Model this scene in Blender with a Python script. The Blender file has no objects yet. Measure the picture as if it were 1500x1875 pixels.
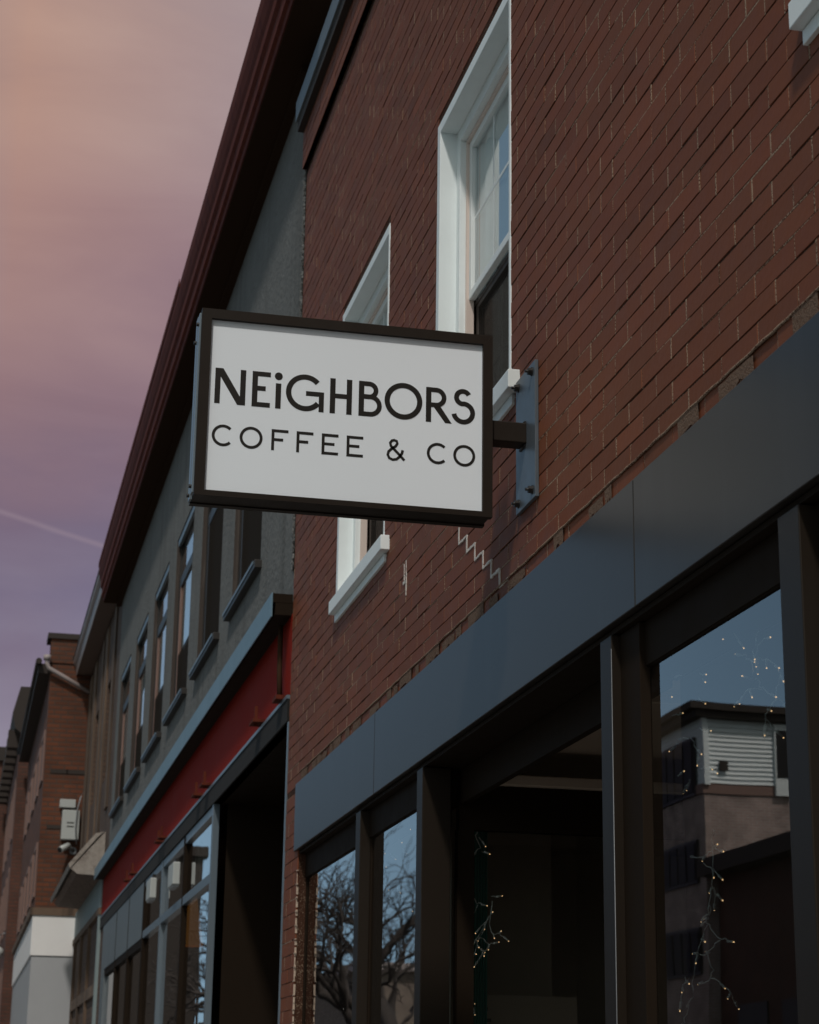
import bpy, math, random
from mathutils import Vector, Matrix
random.seed(7)
sc = bpy.context.scene
COL = sc.collection
rad = math.radians

# ------------------------------------------------------------------ camera
cam_d = bpy.data.cameras.new('camera'); cam = bpy.data.objects.new('camera', cam_d); COL.objects.link(cam)
yaw, pit, rol = 0.21622922, 0.2918694, 0.01485643
cy_, sy_, cp_, sp_ = math.cos(yaw), math.sin(yaw), math.cos(pit), math.sin(pit)
fw = Vector((sy_*cp_, cy_*cp_, sp_)); rt = Vector((cy_, -sy_, 0)); up = rt.cross(fw)
r2 = math.cos(rol)*rt + math.sin(rol)*up; u2 = -math.sin(rol)*rt + math.cos(rol)*up
CAMP = Vector((-1.8, 0, 1.6))
cam.matrix_world = Matrix(((r2.x, u2.x, -fw.x, CAMP.x), (r2.y, u2.y, -fw.y, CAMP.y), (r2.z, u2.z, -fw.z, CAMP.z), (0, 0, 0, 1)))
cam_d.sensor_fit = 'HORIZONTAL'; cam_d.sensor_width = 36; cam_d.lens = 87.2007
cam_d.clip_start = 0.05; cam_d.clip_end = 3000
cam_d.dof.use_dof = True; cam_d.dof.focus_distance = 6.45; cam_d.dof.aperture_fstop = 10.0
sc.camera = cam

# ------------------------------------------------------------------ light
SUN = Vector((-1.0, -2.2, 3.1)).normalized()          # towards the sun
sd = bpy.data.lights.new('sun', 'SUN'); so = bpy.data.objects.new('sun', sd); COL.objects.link(so)
sd.energy = 1.8; sd.angle = rad(4.0); sd.color = (1.0, 0.93, 0.86)
so.rotation_euler = SUN.to_track_quat('Z', 'Y').to_euler(); so.location = (-20, -30, 60)

world = bpy.data.worlds.new('World'); sc.world = world; world.use_nodes = True
nt = world.node_tree; nt.nodes.clear()
def N(t, **k):
    n = nt.nodes.new(t)
    for a, b in k.items(): setattr(n, a, b)
    return n
def L(a, b): nt.links.new(a, b)
def M(op, a, b=None, c=None, clamp=False):
    n = N('ShaderNodeMath', operation=op, use_clamp=clamp)
    for i, v in enumerate((a, b, c)):
        if v is None: continue
        if isinstance(v, (int, float)): n.inputs[i].default_value = v
        else: L(v, n.inputs[i])
    return n.outputs[0]
def ramp(fac, stops, interp='LINEAR'):
    n = N('ShaderNodeValToRGB'); cr = n.color_ramp; cr.interpolation = interp
    while len(cr.elements) > 1: cr.elements.remove(cr.elements[0])
    cr.elements[0].position = stops[0][0]; cr.elements[0].color = (*stops[0][1], 1)
    for p, c in stops[1:]:
        e = cr.elements.new(p); e.color = (*c, 1)
    L(fac, n.inputs[0]); return n.outputs[0]
def mix(f, a, b, blend='MIX'):
    n = N('ShaderNodeMix', data_type='RGBA', blend_type=blend)
    for s, v in ((0, f), (6, a), (7, b)):
        if isinstance(v, (int, float)): n.inputs[s].default_value = v
        elif isinstance(v, tuple): n.inputs[s].default_value = (*v, 1)
        else: L(v, n.inputs[s])
    return n.outputs[2]
def srgb(r, g, b):
    return tuple(((v/255)/12.92 if v <= 10 else (((v/255)+.055)/1.055)**2.4) for v in (r, g, b))
SKYG = 0.13
def skc(r, g, b, k=1.0): return tuple(v*k for v in srgb(r, g, b))
tc = N('ShaderNodeTexCoord'); sx = N('ShaderNodeSeparateXYZ'); L(tc.outputs['Generated'], sx.inputs[0])
mp = N('ShaderNodeMapping'); mp.inputs['Scale'].default_value = (3.2, 1.2, 9.0); mp.inputs['Rotation'].default_value = (0, 0.22, 0)
L(tc.outputs['Generated'], mp.inputs[0])
no = N('ShaderNodeTexNoise'); no.inputs['Scale'].default_value = 1.5; no.inputs['Detail'].default_value = 5; no.inputs['Roughness'].default_value = .5
no.inputs['Distortion'].default_value = .5
L(mp.outputs[0], no.inputs['Vector'])
wob = M('MULTIPLY', M('SUBTRACT', no.outputs[0], .5), .20)
elev = M('ADD', sx.outputs['Z'], wob)
cloud = ramp(elev, [(0.0, skc(140, 132, 152)), (.17, skc(136, 128, 146)), (.235, skc(125, 113, 132)), (.285, skc(120, 105, 124)), (.34, skc(130, 108, 122)),
                    (.40, skc(147, 123, 131)), (.46, skc(156, 134, 138)), (.53, skc(164, 145, 146)), (.8, skc(150, 150, 160))])
# orange glow towards the upper left of the street's sky
left = M('MULTIPLY_ADD', sx.outputs['X'], -7.0, .72, clamp=True)
hi = M('MULTIPLY_ADD', sx.outputs['Z'], 5.0, -1.35, clamp=True)
cloud = mix(M('MULTIPLY', M('MULTIPLY', left, hi), .75), cloud, skc(190, 144, 118))
right = M('MULTIPLY_ADD', sx.outputs['X'], 8.0, -.15, clamp=True)
lowm = M('MULTIPLY_ADD', sx.outputs['Z'], -8.0, 2.6, clamp=True)
cloud = mix(M('MULTIPLY', M('MULTIPLY', right, lowm), .7), cloud, skc(104, 116, 150))
n3 = N('ShaderNodeTexNoise'); n3.inputs['Scale'].default_value = 2.2; n3.inputs['Detail'].default_value = 6; n3.inputs['Roughness'].default_value = .55; n3.inputs['Distortion'].default_value = .9
mp3 = N('ShaderNodeMapping'); mp3.inputs['Scale'].default_value = (2.0, 1.0, 7.5); mp3.inputs['Rotation'].default_value = (0, -.35, 0); L(tc.outputs['Generated'], mp3.inputs[0]); L(mp3.outputs[0], n3.inputs['Vector'])
cloud = mix(M('MULTIPLY_ADD', n3.outputs[0], 2.2, -1.0, clamp=True), cloud, mix(1.0, cloud, (1.20, 1.24, 1.20), 'MULTIPLY'))
cloud = mix(M('MULTIPLY_ADD', n3.outputs[0], -3.0, 1.35, clamp=True), cloud, mix(1.0, cloud, (.80, .82, .92), 'MULTIPLY'))
# soft vapour trail
vd = N('ShaderNodeVectorMath', operation='DOT_PRODUCT'); L(tc.outputs['Generated'], vd.inputs[0]); TR = vd
nrm = Vector((-0.24, 0.27, -0.93))
a_ = None
def px_ray(x, y):
    q = Vector(((x-750)/3633.36, (y-937.5)/3633.36, 1)); return (r2*q.x - u2*q.y + fw*q.z).normalized()
nrm = px_ray(0, 938).cross(px_ray(200, 1003)).normalized()
vd.inputs[1].default_value = nrm
w_ = M('ABSOLUTE', M('ADD', vd.outputs['Value'], M('MULTIPLY', M('SUBTRACT', no.outputs[0], .5), .004)))
trail = M('MULTIPLY_ADD', w_, -600.0, 1.1, clamp=True)
trail = M('MULTIPLY', trail, M('MULTIPLY_ADD', sx.outputs['X'], 9.0, 1.0, clamp=True))
cloud = mix(M('MULTIPLY', trail, .34), cloud, skc(158, 140, 150))
nis = N('ShaderNodeTexSky', sky_type='NISHITA'); nis.sun_disc = False
nis.sun_elevation = math.asin(SUN.z); nis.sun_rotation = math.atan2(SUN.x, SUN.y)
lv = N('ShaderNodeCombineXYZ'); L(sx.outputs['X'], lv.inputs[0]); L(sx.outputs['Y'], lv.inputs[1]); L(M('MULTIPLY_ADD', M('MAXIMUM', sx.outputs['Z'], 0.0), .75, .25), lv.inputs[2])
lvn = N('ShaderNodeVectorMath', operation='NORMALIZE'); L(lv.outputs[0], lvn.inputs[0]); L(lvn.outputs[0], nis.inputs[0])
nis.air_density = 1.0; nis.dust_density = .6; nis.ozone_density = 2.0
sc10 = N('ShaderNodeVectorMath', operation='SCALE'); L(cloud, sc10.inputs[0]); sc10.inputs['Scale'].default_value = 1/SKYG
bank = M('MULTIPLY', M('MULTIPLY_ADD', sx.outputs['X'], 9.0, 1.0, clamp=True), M('MULTIPLY_ADD', sx.outputs['Y'], 4.0, -1.2, clamp=True))
ahead = M('MULTIPLY', M('MULTIPLY_ADD', sx.outputs['Y'], 3.0, -1.2, clamp=True), M('MULTIPLY_ADD', sx.outputs['Z'], -3.0, 2.2, clamp=True))
nisd = mix(1.0, nis.outputs[0], mix(ahead, (1.0, .82, .54), (1.17, 1.15, .94)), 'MULTIPLY')
allc = mix(bank, nisd, sc10.outputs[0])
bg = N('ShaderNodeBackground'); bg.inputs[1].default_value = SKYG; L(allc, bg.inputs[0])
wo = N('ShaderNodeOutputWorld'); L(bg.outputs[0], wo.inputs[0])

sc.view_settings.view_transform = 'Standard'; sc.view_settings.look = 'None'
sc.view_settings.exposure = 0.0; sc.view_settings.gamma = 1.0; sc.view_settings.use_curve_mapping = False
sc.cycles.max_bounces = 8; sc.cycles.glossy_bounces = 5; sc.cycles.transparent_max_bounces = 16
sc.cycles.use_denoising = True

# ------------------------------------------------------------------ materials
def mat(name, color, rough=.6, spec=.5, metal=0.0, var=0.0, vscale=6.0, bump=0.0, bscale=60.0, emit=None, estr=0.0, tint=False, streak=None, stain=None):
    global nt
    m = bpy.data.materials.new(name); m.use_nodes = True; nt = m.node_tree
    b = nt.nodes['Principled BSDF']
    b.inputs['Roughness'].default_value = rough; b.inputs['Specular IOR Level'].default_value = spec; b.inputs['Metallic'].default_value = metal
    b.inputs['Base Color'].default_value = (*color, 1)
    tcn = N('ShaderNodeTexCoord'); obj = tcn.outputs['Object']; c = None
    if var > 0:
        n = N('ShaderNodeTexNoise'); n.inputs['Scale'].default_value = vscale; n.inputs['Detail'].default_value = 6; n.inputs['Roughness'].default_value = .62
        L(obj, n.inputs['Vector'])
        f = M('MULTIPLY_ADD', M('SUBTRACT', n.outputs[0], .5), var*4, 1.0)
        g = N('ShaderNodeVectorMath', operation='SCALE'); g.inputs[0].default_value = color; L(f, g.inputs['Scale']); c = g.outputs[0]
        L(M('MULTIPLY_ADD', n.outputs[0], .25, rough-.12), b.inputs['Roughness'])
    if streak:   # vertical dirt streaks: (colour, scale, threshold, strength)
        col, s, th, k = streak
        mpn = N('ShaderNodeMapping'); mpn.inputs['Scale'].default_value = (s, s, s*.06); L(obj, mpn.inputs[0])
        n = N('ShaderNodeTexNoise'); n.inputs['Scale'].default_value = 1; n.inputs['Detail'].default_value = 4; L(mpn.outputs[0], n.inputs['Vector'])
        f = M('MULTIPLY', M('MULTIPLY_ADD', n.outputs[0], 6.0, -6.0*th, clamp=True), k)
        c = mix(f, c if c is not None else tuple(color), col)
    if stain:
        col, s, th, k = stain
        n = N('ShaderNodeTexNoise'); n.inputs['Scale'].default_value = s; n.inputs['Detail'].default_value = 7; n.inputs['Roughness'].default_value = .65; L(obj, n.inputs['Vector'])
        f = M('MULTIPLY', M('MULTIPLY_ADD', n.outputs[0], 7.0, -7.0*th, clamp=True), k)
        c = mix(f, c if c is not None else tuple(color), col)
    if tint:
        at = N('ShaderNodeAttribute'); at.attribute_name = 'tint'
        c = mix(1.0, c if c is not None else tuple(color), at.outputs['Color'], 'MULTIPLY')
    if c is not None: L(c, b.inputs['Base Color'])
    if bump > 0:
        n = N('ShaderNodeTexNoise'); n.inputs['Scale'].default_value = bscale; n.inputs['Detail'].default_value = 5; L(obj, n.inputs['Vector'])
        bp = N('ShaderNodeBump'); bp.inputs['Strength'].default_value = bump; bp.inputs['Distance'].default_value = .01
        L(n.outputs[0], bp.inputs['Height']); L(bp.outputs[0], b.inputs['Normal'])
    if emit: b.inputs['Emission Color'].default_value = (*emit, 1); b.inputs['Emission Strength'].default_value = estr
    return m
def glass(name, tint=(.9, .93, .92), wav=.0, refl=1.0, rough=0.0, ior=1.5):
    global nt
    m = bpy.data.materials.new(name); m.use_nodes = True; nt = m.node_tree; nt.nodes.clear()
    tr = N('ShaderNodeBsdfTransparent'); tr.inputs[0].default_value = (*tint, 1)
    gl = N('ShaderNodeBsdfGlossy'); gl.inputs['Roughness'].default_value = rough; gl.inputs[0].default_value = (refl, refl, refl, 1)
    fr = N('ShaderNodeFresnel'); fr.inputs[0].default_value = ior
    if wav > 0:
        tcn = N('ShaderNodeTexCoord')
        n = N('ShaderNodeTexNoise'); n.inputs['Scale'].default_value = 1.6; n.inputs['Detail'].default_value = 1; L(tcn.outputs['Object'], n.inputs['Vector'])
        bp = N('ShaderNodeBump'); bp.inputs['Strength'].default_value = wav; bp.inputs['Distance'].default_value = .02
        L(n.outputs[0], bp.inputs['Height']); L(bp.outputs[0], gl.inputs['Normal'])
    f = fr.outputs[0]; f2 = M('DIVIDE', M('MULTIPLY', f, 2.0), M('ADD', f, 1.0))
    mx = N('ShaderNodeMixShader'); L(f2, mx.inputs[0]); L(tr.outputs[0], mx.inputs[1]); L(gl.outputs[0], mx.inputs[2])
    o = N('ShaderNodeOutputMaterial'); L(mx.outputs[0], o.inputs[0]); return m
def mortar_mat(name, th, dark, light, k=.9):
    global nt
    m = bpy.data.materials.new(name); m.use_nodes = True; nt = m.node_tree; b = nt.nodes['Principled BSDF']
    b.inputs['Roughness'].default_value = .95; b.inputs['Specular IOR Level'].default_value = .1
    tcn = N('ShaderNodeTexCoord')
    n1 = N('ShaderNodeTexNoise'); n1.inputs['Scale'].default_value = 3.2; n1.inputs['Detail'].default_value = 3; L(tcn.outputs['Object'], n1.inputs['Vector'])
    n2 = N('ShaderNodeTexNoise'); n2.inputs['Scale'].default_value = 170; n2.inputs['Detail'].default_value = 3; L(tcn.outputs['Object'], n2.inputs['Vector'])
    v = M('ADD', M('MULTIPLY', n1.outputs[0], .6), M('MULTIPLY', n2.outputs[0], 1.4))
    f = M('MULTIPLY', M('MULTIPLY_ADD', v, 9.0, -9.0*th, clamp=True), k)
    L(mix(f, dark, light), b.inputs['Base Color'])
    bp = N('ShaderNodeBump'); bp.inputs['Strength'].default_value = .8; bp.inputs['Distance'].default_value = .004
    L(n2.outputs[0], bp.inputs['Height']); L(bp.outputs[0], b.inputs['Normal'])
    return m
def brick_mat(name, c1, c2, mo, bw, bh, axis='yz', msize=.012, rough=.85, var=.12):
    global nt
    m = bpy.data.materials.new(name); m.use_nodes = True; nt = m.node_tree; b = nt.nodes['Principled BSDF']; b.inputs['Roughness'].default_value = rough
    tcn = N('ShaderNodeTexCoord'); s = N('ShaderNodeSeparateXYZ'); L(tcn.outputs['Object'], s.inputs[0])
    cb = N('ShaderNodeCombineXYZ'); L(M('ADD', s.outputs['X'], s.outputs['Y']), cb.inputs[0]); L(s.outputs['Z'], cb.inputs[1])
    br = N('ShaderNodeTexBrick'); L(cb.outputs[0], br.inputs['Vector'])
    br.inputs['Color1'].default_value = (*c1, 1); br.inputs['Color2'].default_value = (*c2, 1); br.inputs['Mortar'].default_value = (*mo, 1)
    br.inputs['Scale'].default_value = 1; br.inputs['Brick Width'].default_value = bw; br.inputs['Row Height'].default_value = bh; br.inputs['Mortar Size'].default_value = msize
    n = N('ShaderNodeTexNoise'); n.inputs['Scale'].default_value = 1.7; n.inputs['Detail'].default_value = 7; L(tcn.outputs['Object'], n.inputs['Vector'])
    g = N('ShaderNodeVectorMath', operation='SCALE'); L(br.outputs['Color'], g.inputs[0]); L(M('MULTIPLY_ADD', M('SUBTRACT', n.outputs[0], .5), var*6, 1.0), g.inputs['Scale'])
    L(g.outputs[0], b.inputs['Base Color'])
    bp = N('ShaderNodeBump'); bp.inputs['Strength'].default_value = .6; bp.inputs['Distance'].default_value = .01; bp.invert = True
    L(br.outputs['Fac'], bp.inputs['Height']); L(bp.outputs[0], b.inputs['Normal'])
    return m

BRICK = mat('painted_brick', (.180, .060, .029), rough=.62, spec=.16, var=.05, vscale=9, bump=.12, bscale=40, tint=True, stain=((.085, .05, .04), 1.3, .60, .5))
MORT = mortar_mat('dark_mortar', 1.10, (.052, .024, .015), (.24, .18, .13), .7)
HEAD = mortar_mat('pale_mortar', .90, (.10, .046, .030), (.36, .27, .20), .9)
OLDB = mortar_mat('crumbling_mortar', .86, (.13, .075, .052), (.20, .14, .105), .8)
CAULK = mat('white_caulk', (.62, .60, .56), rough=.8, var=.12, vscale=40, bump=.5, bscale=80)
TANCAULK = mat('tan_caulk', (.46, .36, .28), rough=.85, var=.2, vscale=40, bump=.5, bscale=80)
SLATE = mat('slate_metal_fascia', (.031, .028, .025), rough=.33, spec=.22, streak=((.046, .046, .046), 7, .56, .35), bump=.02, bscale=1.2)
SEAM = mat('seam_gap', (.006, .006, .006), rough=.9)
COPE = mat('slate_coping', (.12, .145, .165), rough=.4, spec=.6, var=.06, vscale=5)
BRONZE = mat('dark_bronze', (.017, .0115, .0075), rough=.7, spec=.06, var=.05, vscale=10)
POSTM = mat('bronze_post', (.017, .012, .008), rough=.45, spec=.2)
WHITE = mat('white_window_paint', (.80, .87, .88), rough=.5, spec=.4, var=.035, vscale=7, stain=((.42, .42, .40), 3.0, .68, .35))
CREAM = mat('cream_window_track', (.66, .56, .50), rough=.5)
SASHW = mat('white_sash', (.78, .83, .83), rough=.45)
DARKWOOD = mat('dark_brown_frame', (.035, .024, .018), rough=.6, streak=((.075, .06, .048), 40, .55, .7))
BLIND = mat('white_blind', (.82, .90, .92), rough=.8, var=.06, vscale=4)
SCREEN = None
GLASS = glass('window_glass', wav=.05)
SHOPGLASS = glass('shop_glass', tint=(.82, .86, .84), wav=.03, ior=1.72)
INT = mat('dim_interior_plaster', (.34, .27, .21), rough=.9, var=.1, vscale=2)
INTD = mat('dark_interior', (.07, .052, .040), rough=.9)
TRIM = mat('interior_tan_trim', (.50, .42, .34), rough=.7)
SIGNF = mat('sign_face_acrylic', (.80, .87, .93), rough=.35, spec=.3, var=.008, vscale=2.0)
SIGNB = mat('sign_black_metal', (.015, .010, .0065), rough=.5, spec=.2, var=.06, vscale=12)
SIGNE = mat('sign_edge_metal', (.16, .20, .23), rough=.35, spec=.6, metal=.3)
INK = mat('black_vinyl_lettering', (.010, .008, .006), rough=.5, spec=.3)
STEEL = mat('wall_plate_paint', (.085, .105, .125), rough=.38, spec=.55, var=.1, vscale=14, stain=((.05, .055, .06), 14, .58, .6))
BOLT = mat('black_bolt', (.012, .010, .009), rough=.5)
STUCCO = mat('grey_stucco', (.170, .177, .175), rough=.95, spec=.1, var=.12, vscale=4.0, bump=1.0, bscale=22, stain=((.07, .072, .068), 26, .58, .75), streak=((.11, .112, .108), 4, .52, .6))
REDC = mat('dark_red_cornice', (.115, .028, .016), rough=.7, spec=.06, streak=((.06, .012, .010), 14, .5, .6))
CORND = mat('cornice_soffit_brown', (.045, .026, .016), rough=.9, spec=.03)
DKFILL = mat('dark_rough_fill', (.028, .024, .019), rough=.95, spec=.05, var=.3, vscale=14, bump=.8, bscale=40)
REDP = mat('red_sign_board', (.22, .014, .006), rough=.75, spec=.08, var=.03, vscale=3)
BLUEL = mat('blue_grey_ledge', (.13, .22, .28), rough=.45, spec=.6, var=.05, vscale=4, stain=((.05, .07, .08), 8, .68, .7))
BLUET = mat('blue_grey_trim', (.115, .15, .18), rough=.35, spec=.6)
SILLB = mat('blue_grey_sill', (.11, .15, .18), rough=.4, spec=.5)
FRAMEB = mat('black_window_frame', (.018, .015, .013), rough=.5)
PANELB = mat('faded_blue_panel', (.13, .155, .17), rough=.5, spec=.5, stain=((.24, .27, .29), 3.5, .62, .6), streak=((.05, .06, .07), 9, .56, .5))
BROWNB = brick_mat('stained_brown_brick', (.105, .062, .040), (.080, .048, .032), (.06, .04, .03), .22, .075, var=.2)
BROWNS = mat('stained_brown_pilaster', (.14, .095, .065), rough=.9, var=.2, vscale=2.5, streak=((.035, .024, .018), 5, .47, .9))
TAUPE = mat('taupe_soffit', (.155, .115, .095), rough=.8, var=.05, vscale=3)
GUTTER = mat('pale_gutter', (.34, .29, .28), rough=.5)
PALEG = mat('weathered_shingle', (.30, .27, .24), rough=.9, var=.25, vscale=18, bump=.5, bscale=50, stain=((.10, .07, .055), 7, .52, .8))
SHING = mat('bay_roof_boards', (.17, .125, .10), rough=.9, var=.2, vscale=14, streak=((.05, .035, .03), 20, .5, .8))
TEAL = mat('pale_teal_fascia', (.21, .27, .28), rough=.6, var=.08, vscale=5, streak=((.12, .15, .15), 12, .5, .6))
RUSTB = brick_mat('rust_brick', (.135, .040, .015), (.088, .029, .012), (.07, .038, .026), .22, .075, var=.22)
DARKB = brick_mat('dark_red_brick', (.12, .045, .028), (.09, .036, .024), (.07, .04, .03), .22, .075, var=.2)
PINKW = mat('pale_pink_casing', (.22, .135, .11), rough=.7)
WHITEP = mat('white_painted_board', (.80, .80, .79), rough=.6, var=.03, vscale=4)
GREYP = mat('grey_painted_wall', (.37, .385, .40), rough=.7, var=.05, vscale=2, stain=((.12, .12, .12), 9, .72, .7))
DKROOF = mat('dark_roof_edge', (.030, .022, .018), rough=.8)
ASPH = mat('asphalt', (.05, .05, .052), rough=.9, var=.1, vscale=3, bump=.4, bscale=90)
CONC = mat('concrete_paving', (.26, .25, .24), rough=.9, var=.08, vscale=3)
GRASSM = mat('dry_ground', (.09, .085, .06), rough=1, var=.15, vscale=1)
PAINTW = mat('road_paint', (.6, .6, .56), rough=.7)
SIDING = mat('pale_siding', (.80, .86, .87), rough=.6, var=.03, vscale=2)
BARK = mat('bare_bark', (.060, .050, .045), rough=.9, var=.2, vscale=12)
TEALP = mat('teal_curtain', (.03, .20, .16), rough=.6)
LEAFM = mat('leaf_green', (.06, .10, .035), rough=.5)
POTM = mat('terracotta', (.25, .11, .06), rough=.8)
CORD = mat('fairy_light_cord', (.85, .88, .86), rough=.6)
BULB = mat('warm_fairy_bulb', (.9, .7, .4), emit=(1.0, .62, .30), estr=1.1)
ORANGE = mat('orange_paper_shade', (.62, .24, .025), rough=.7, emit=(1, .36, .03), estr=.12)
BOXW = mat('off_white_plastic', (.42, .45, .44), rough=.5)
DARKGLASSW = mat('dark_window_fill', (.02, .02, .022), rough=.5, spec=.12)
LAMPM = mat('galvanised_grey', (.2, .21, .22), rough=.5, metal=.4)

def screen_mat(k=.72):
    global nt
    m = bpy.data.materials.new('insect_and_dim_screen'); m.use_nodes = True; nt = m.node_tree; nt.nodes.clear()
    tr = N('ShaderNodeBsdfTransparent'); df = N('ShaderNodeBsdfDiffuse'); df.inputs[0].default_value = (.035, .03, .026, 1)
    mx = N('ShaderNodeMixShader'); mx.inputs[0].default_value = k; L(tr.outputs[0], mx.inputs[1]); L(df.outputs[0], mx.inputs[2])
    o = N('ShaderNodeOutputMaterial'); L(mx.outputs[0], o.inputs[0]); return m
SCREEN = screen_mat(); PANEDIM = screen_mat(.93)

# ------------------------------------------------------------------ mesh helpers
class MB:
    def __init__(s): s.v = []; s.f = []; s.mi = []; s.t = []; s.sm = []
    def face(s, idx, mi=0, tint=1.0, smooth=False): s.f.append(idx); s.mi.append(mi); s.t.append(tint); s.sm.append(smooth)
    def box(s, x0, x1, y0, y1, z0, z1, mi=0, tint=1.0, skip=''):
        b = len(s.v)
        s.v += [(x0, y0, z0), (x1, y0, z0), (x1, y1, z0), (x0, y1, z0), (x0, y0, z1), (x1, y0, z1), (x1, y1, z1), (x0, y1, z1)]
        for k, q in (('b', (0, 3, 2, 1)), ('t', (4, 5, 6, 7)), ('n', (0, 1, 5, 4)), ('r', (1, 2, 6, 5)), ('f', (2, 3, 7, 6)), ('l', (3, 0, 4, 7))):
            if k not in skip: s.face([b+i for i in q], mi, tint)
        return s
    def quad(s, p, mi=0, tint=1.0): b = len(s.v); s.v += [tuple(q) for q in p]; s.face([b+i for i in range(len(p))], mi, tint); return s
    def prism_y(s, prof, y0, y1, mi=0):   # prof: list of (x,z)
        b = len(s.v); n = len(prof)
        s.v += [(x, y0, z) for x, z in prof] + [(x, y1, z) for x, z in prof]
        s.face([b+i for i in range(n)], mi); s.face([b+n+i for i in reversed(range(n))], mi)
        for i in range(n): j = (i+1) % n; s.face([b+i, b+n+i, b+n+j, b+j], mi)
        return s
    def prism_xz(s, poly, y0, y1, mi=0): return s.prism_y(poly, y0, y1, mi)
    def tube(s, pts, r, n=8, mi=0, r1=None, smooth=True, cap=True):
        pts = [Vector(p) for p in pts]; b = len(s.v); m = len(pts)
        for i, p in enumerate(pts):
            d = (pts[min(i+1, m-1)] - pts[max(i-1, 0)]).normalized()
            a = Vector((0, 0, 1)) if abs(d.z) < .9 else Vector((1, 0, 0))
            u = d.cross(a).normalized(); w = d.cross(u)
            rr = r if r1 is None else r + (r1-r)*i/(m-1)
            for k in range(n):
                t = 2*math.pi*k/n; s.v.append(tuple(p + u*math.cos(t)*rr + w*math.sin(t)*rr))
        for i in range(m-1):
            for k in range(n): s.face([b+i*n+k, b+i*n+(k+1) % n, b+(i+1)*n+(k+1) % n, b+(i+1)*n+k], mi, 1.0, smooth)
        if cap: s.face([b+k for k in reversed(range(n))], mi); s.face([b+(m-1)*n+k for k in range(n)], mi)
        return s
    def sphere(s, c, r, n=6, mi=0):
        b = len(s.v); c = Vector(c)
        for i in range(1, n):
            for k in range(n*2):
                a = math.pi*i/n; t = math.pi*k/n
                s.v.append((c.x+r*math.sin(a)*math.cos(t), c.y+r*math.sin(a)*math.sin(t), c.z+r*math.cos(a)))
        s.v.append((c.x, c.y, c.z+r)); s.v.append((c.x, c.y, c.z-r)); T = len(s.v)-2; m = 2*n
        for i in range(n-2):
            for k in range(m): s.face([b+i*m+k, b+(i+1)*m+k, b+(i+1)*m+(k+1) % m, b+i*m+(k+1) % m], mi, 1, True)
        for k in range(m): s.face([T, b+k, b+(k+1) % m], mi, 1, True); s.face([T+1, b+(n-2)*m+(k+1) % m, b+(n-2)*m+k], mi, 1, True)
        return s
    def build(s, name, mats, parent=None, bevel=0.0):
        me = bpy.data.meshes.new(name); org = Vector((0, 0, 0))
        me.from_pydata(s.v, [], s.f); me.update()
        for m in (mats if isinstance(mats, (list, tuple)) else [mats]): me.materials.append(m)
        me.polygons.foreach_set('material_index', s.mi); me.polygons.foreach_set('use_smooth', s.sm)
        if any(t != 1.0 for t in s.t):
            ca = me.color_attributes.new('tint', 'FLOAT_COLOR', 'CORNER'); i = 0
            for p, t in zip(me.polygons, s.t):
                tt = t if isinstance(t, tuple) else (t, t, t)
                for li in p.loop_indices: ca.data[li].color = (*tt, 1)
        o = bpy.data.objects.new(name, me); COL.objects.link(o)
        if parent is not None:
            o.parent = parent; o.location = -world_loc(parent)
        if bevel > 0:
            b = o.modifiers.new('bevel', 'BEVEL'); b.width = bevel; b.segments = 2; b.limit_method = 'ANGLE'
        return o
def world_loc(o):
    v = Vector(o.location)
    while o.parent is not None: o = o.parent; v += Vector(o.location)
    return v
def thing(name, label, cat, loc=(0, 0, 0), group=None):
    o = bpy.data.objects.new(name, None); COL.objects.link(o); o.location = loc; o.empty_display_size = .3
    o['label'] = label; o['category'] = cat
    if group: o['group'] = group
    return o
def tag(o, label, cat, group=None):
    o['label'] = label; o['category'] = cat
    if group: o['group'] = group
    return o
def struct(o): o['kind'] = 'structure'; return o
def sheet(mb, x, ys, zs, holes, mi=0):
    ya = sorted(set([ys[0], ys[1]] + [h[i] for h in holes for i in (0, 1)])); za = sorted(set([zs[0], zs[1]] + [h[i] for h in holes for i in (2, 3)]))
    for i in range(len(ya)-1):
        for j in range(len(za)-1):
            cy, cz = (ya[i]+ya[i+1])/2, (za[j]+za[j+1])/2
            if cy < ys[0] or cy > ys[1] or cz < zs[0] or cz > zs[1]: continue
            if any(h[0] < cy < h[1] and h[2] < cz < h[3] for h in holes): continue
            mb.quad([(x, ya[i+1], za[j]), (x, ya[i], za[j]), (x, ya[i], za[j+1]), (x, ya[i+1], za[j+1])], mi)
def reveal(mb, x0, x1, h, mi=0):
    y0, y1, z0, z1 = h
    mb.quad([(x0, y0, z0), (x0, y1, z0), (x1, y1, z0), (x1, y0, z0)], mi); mb.quad([(x0, y0, z1), (x1, y0, z1), (x1, y1, z1), (x0, y1, z1)], mi)
    mb.quad([(x0, y0, z0), (x1, y0, z0), (x1, y0, z1), (x0, y0, z1)], mi); mb.quad([(x0, y1, z0), (x0, y1, z1), (x1, y1, z1), (x1, y1, z0)], mi)
def ring(mb, x0, x1, y0, y1, z0, z1, w, mi=0, wt=None, wb=None):
    wt = w if wt is None else wt; wb = w if wb is None else wb
    mb.box(x0, x1, y0, y0+w, z0, z1, mi); mb.box(x0, x1, y1-w, y1, z0, z1, mi)
    mb.box(x0, x1, y0+w, y1-w, z1-wt, z1, mi)
    if wb > 0: mb.box(x0, x1, y0+w, y1-w, z0, z0+wb, mi)

def pane(x, y0, y1, z0, z1): return MB().quad([(x, y1, z0), (x, y0, z0), (x, y0, z1), (x, y1, z1)])
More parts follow.
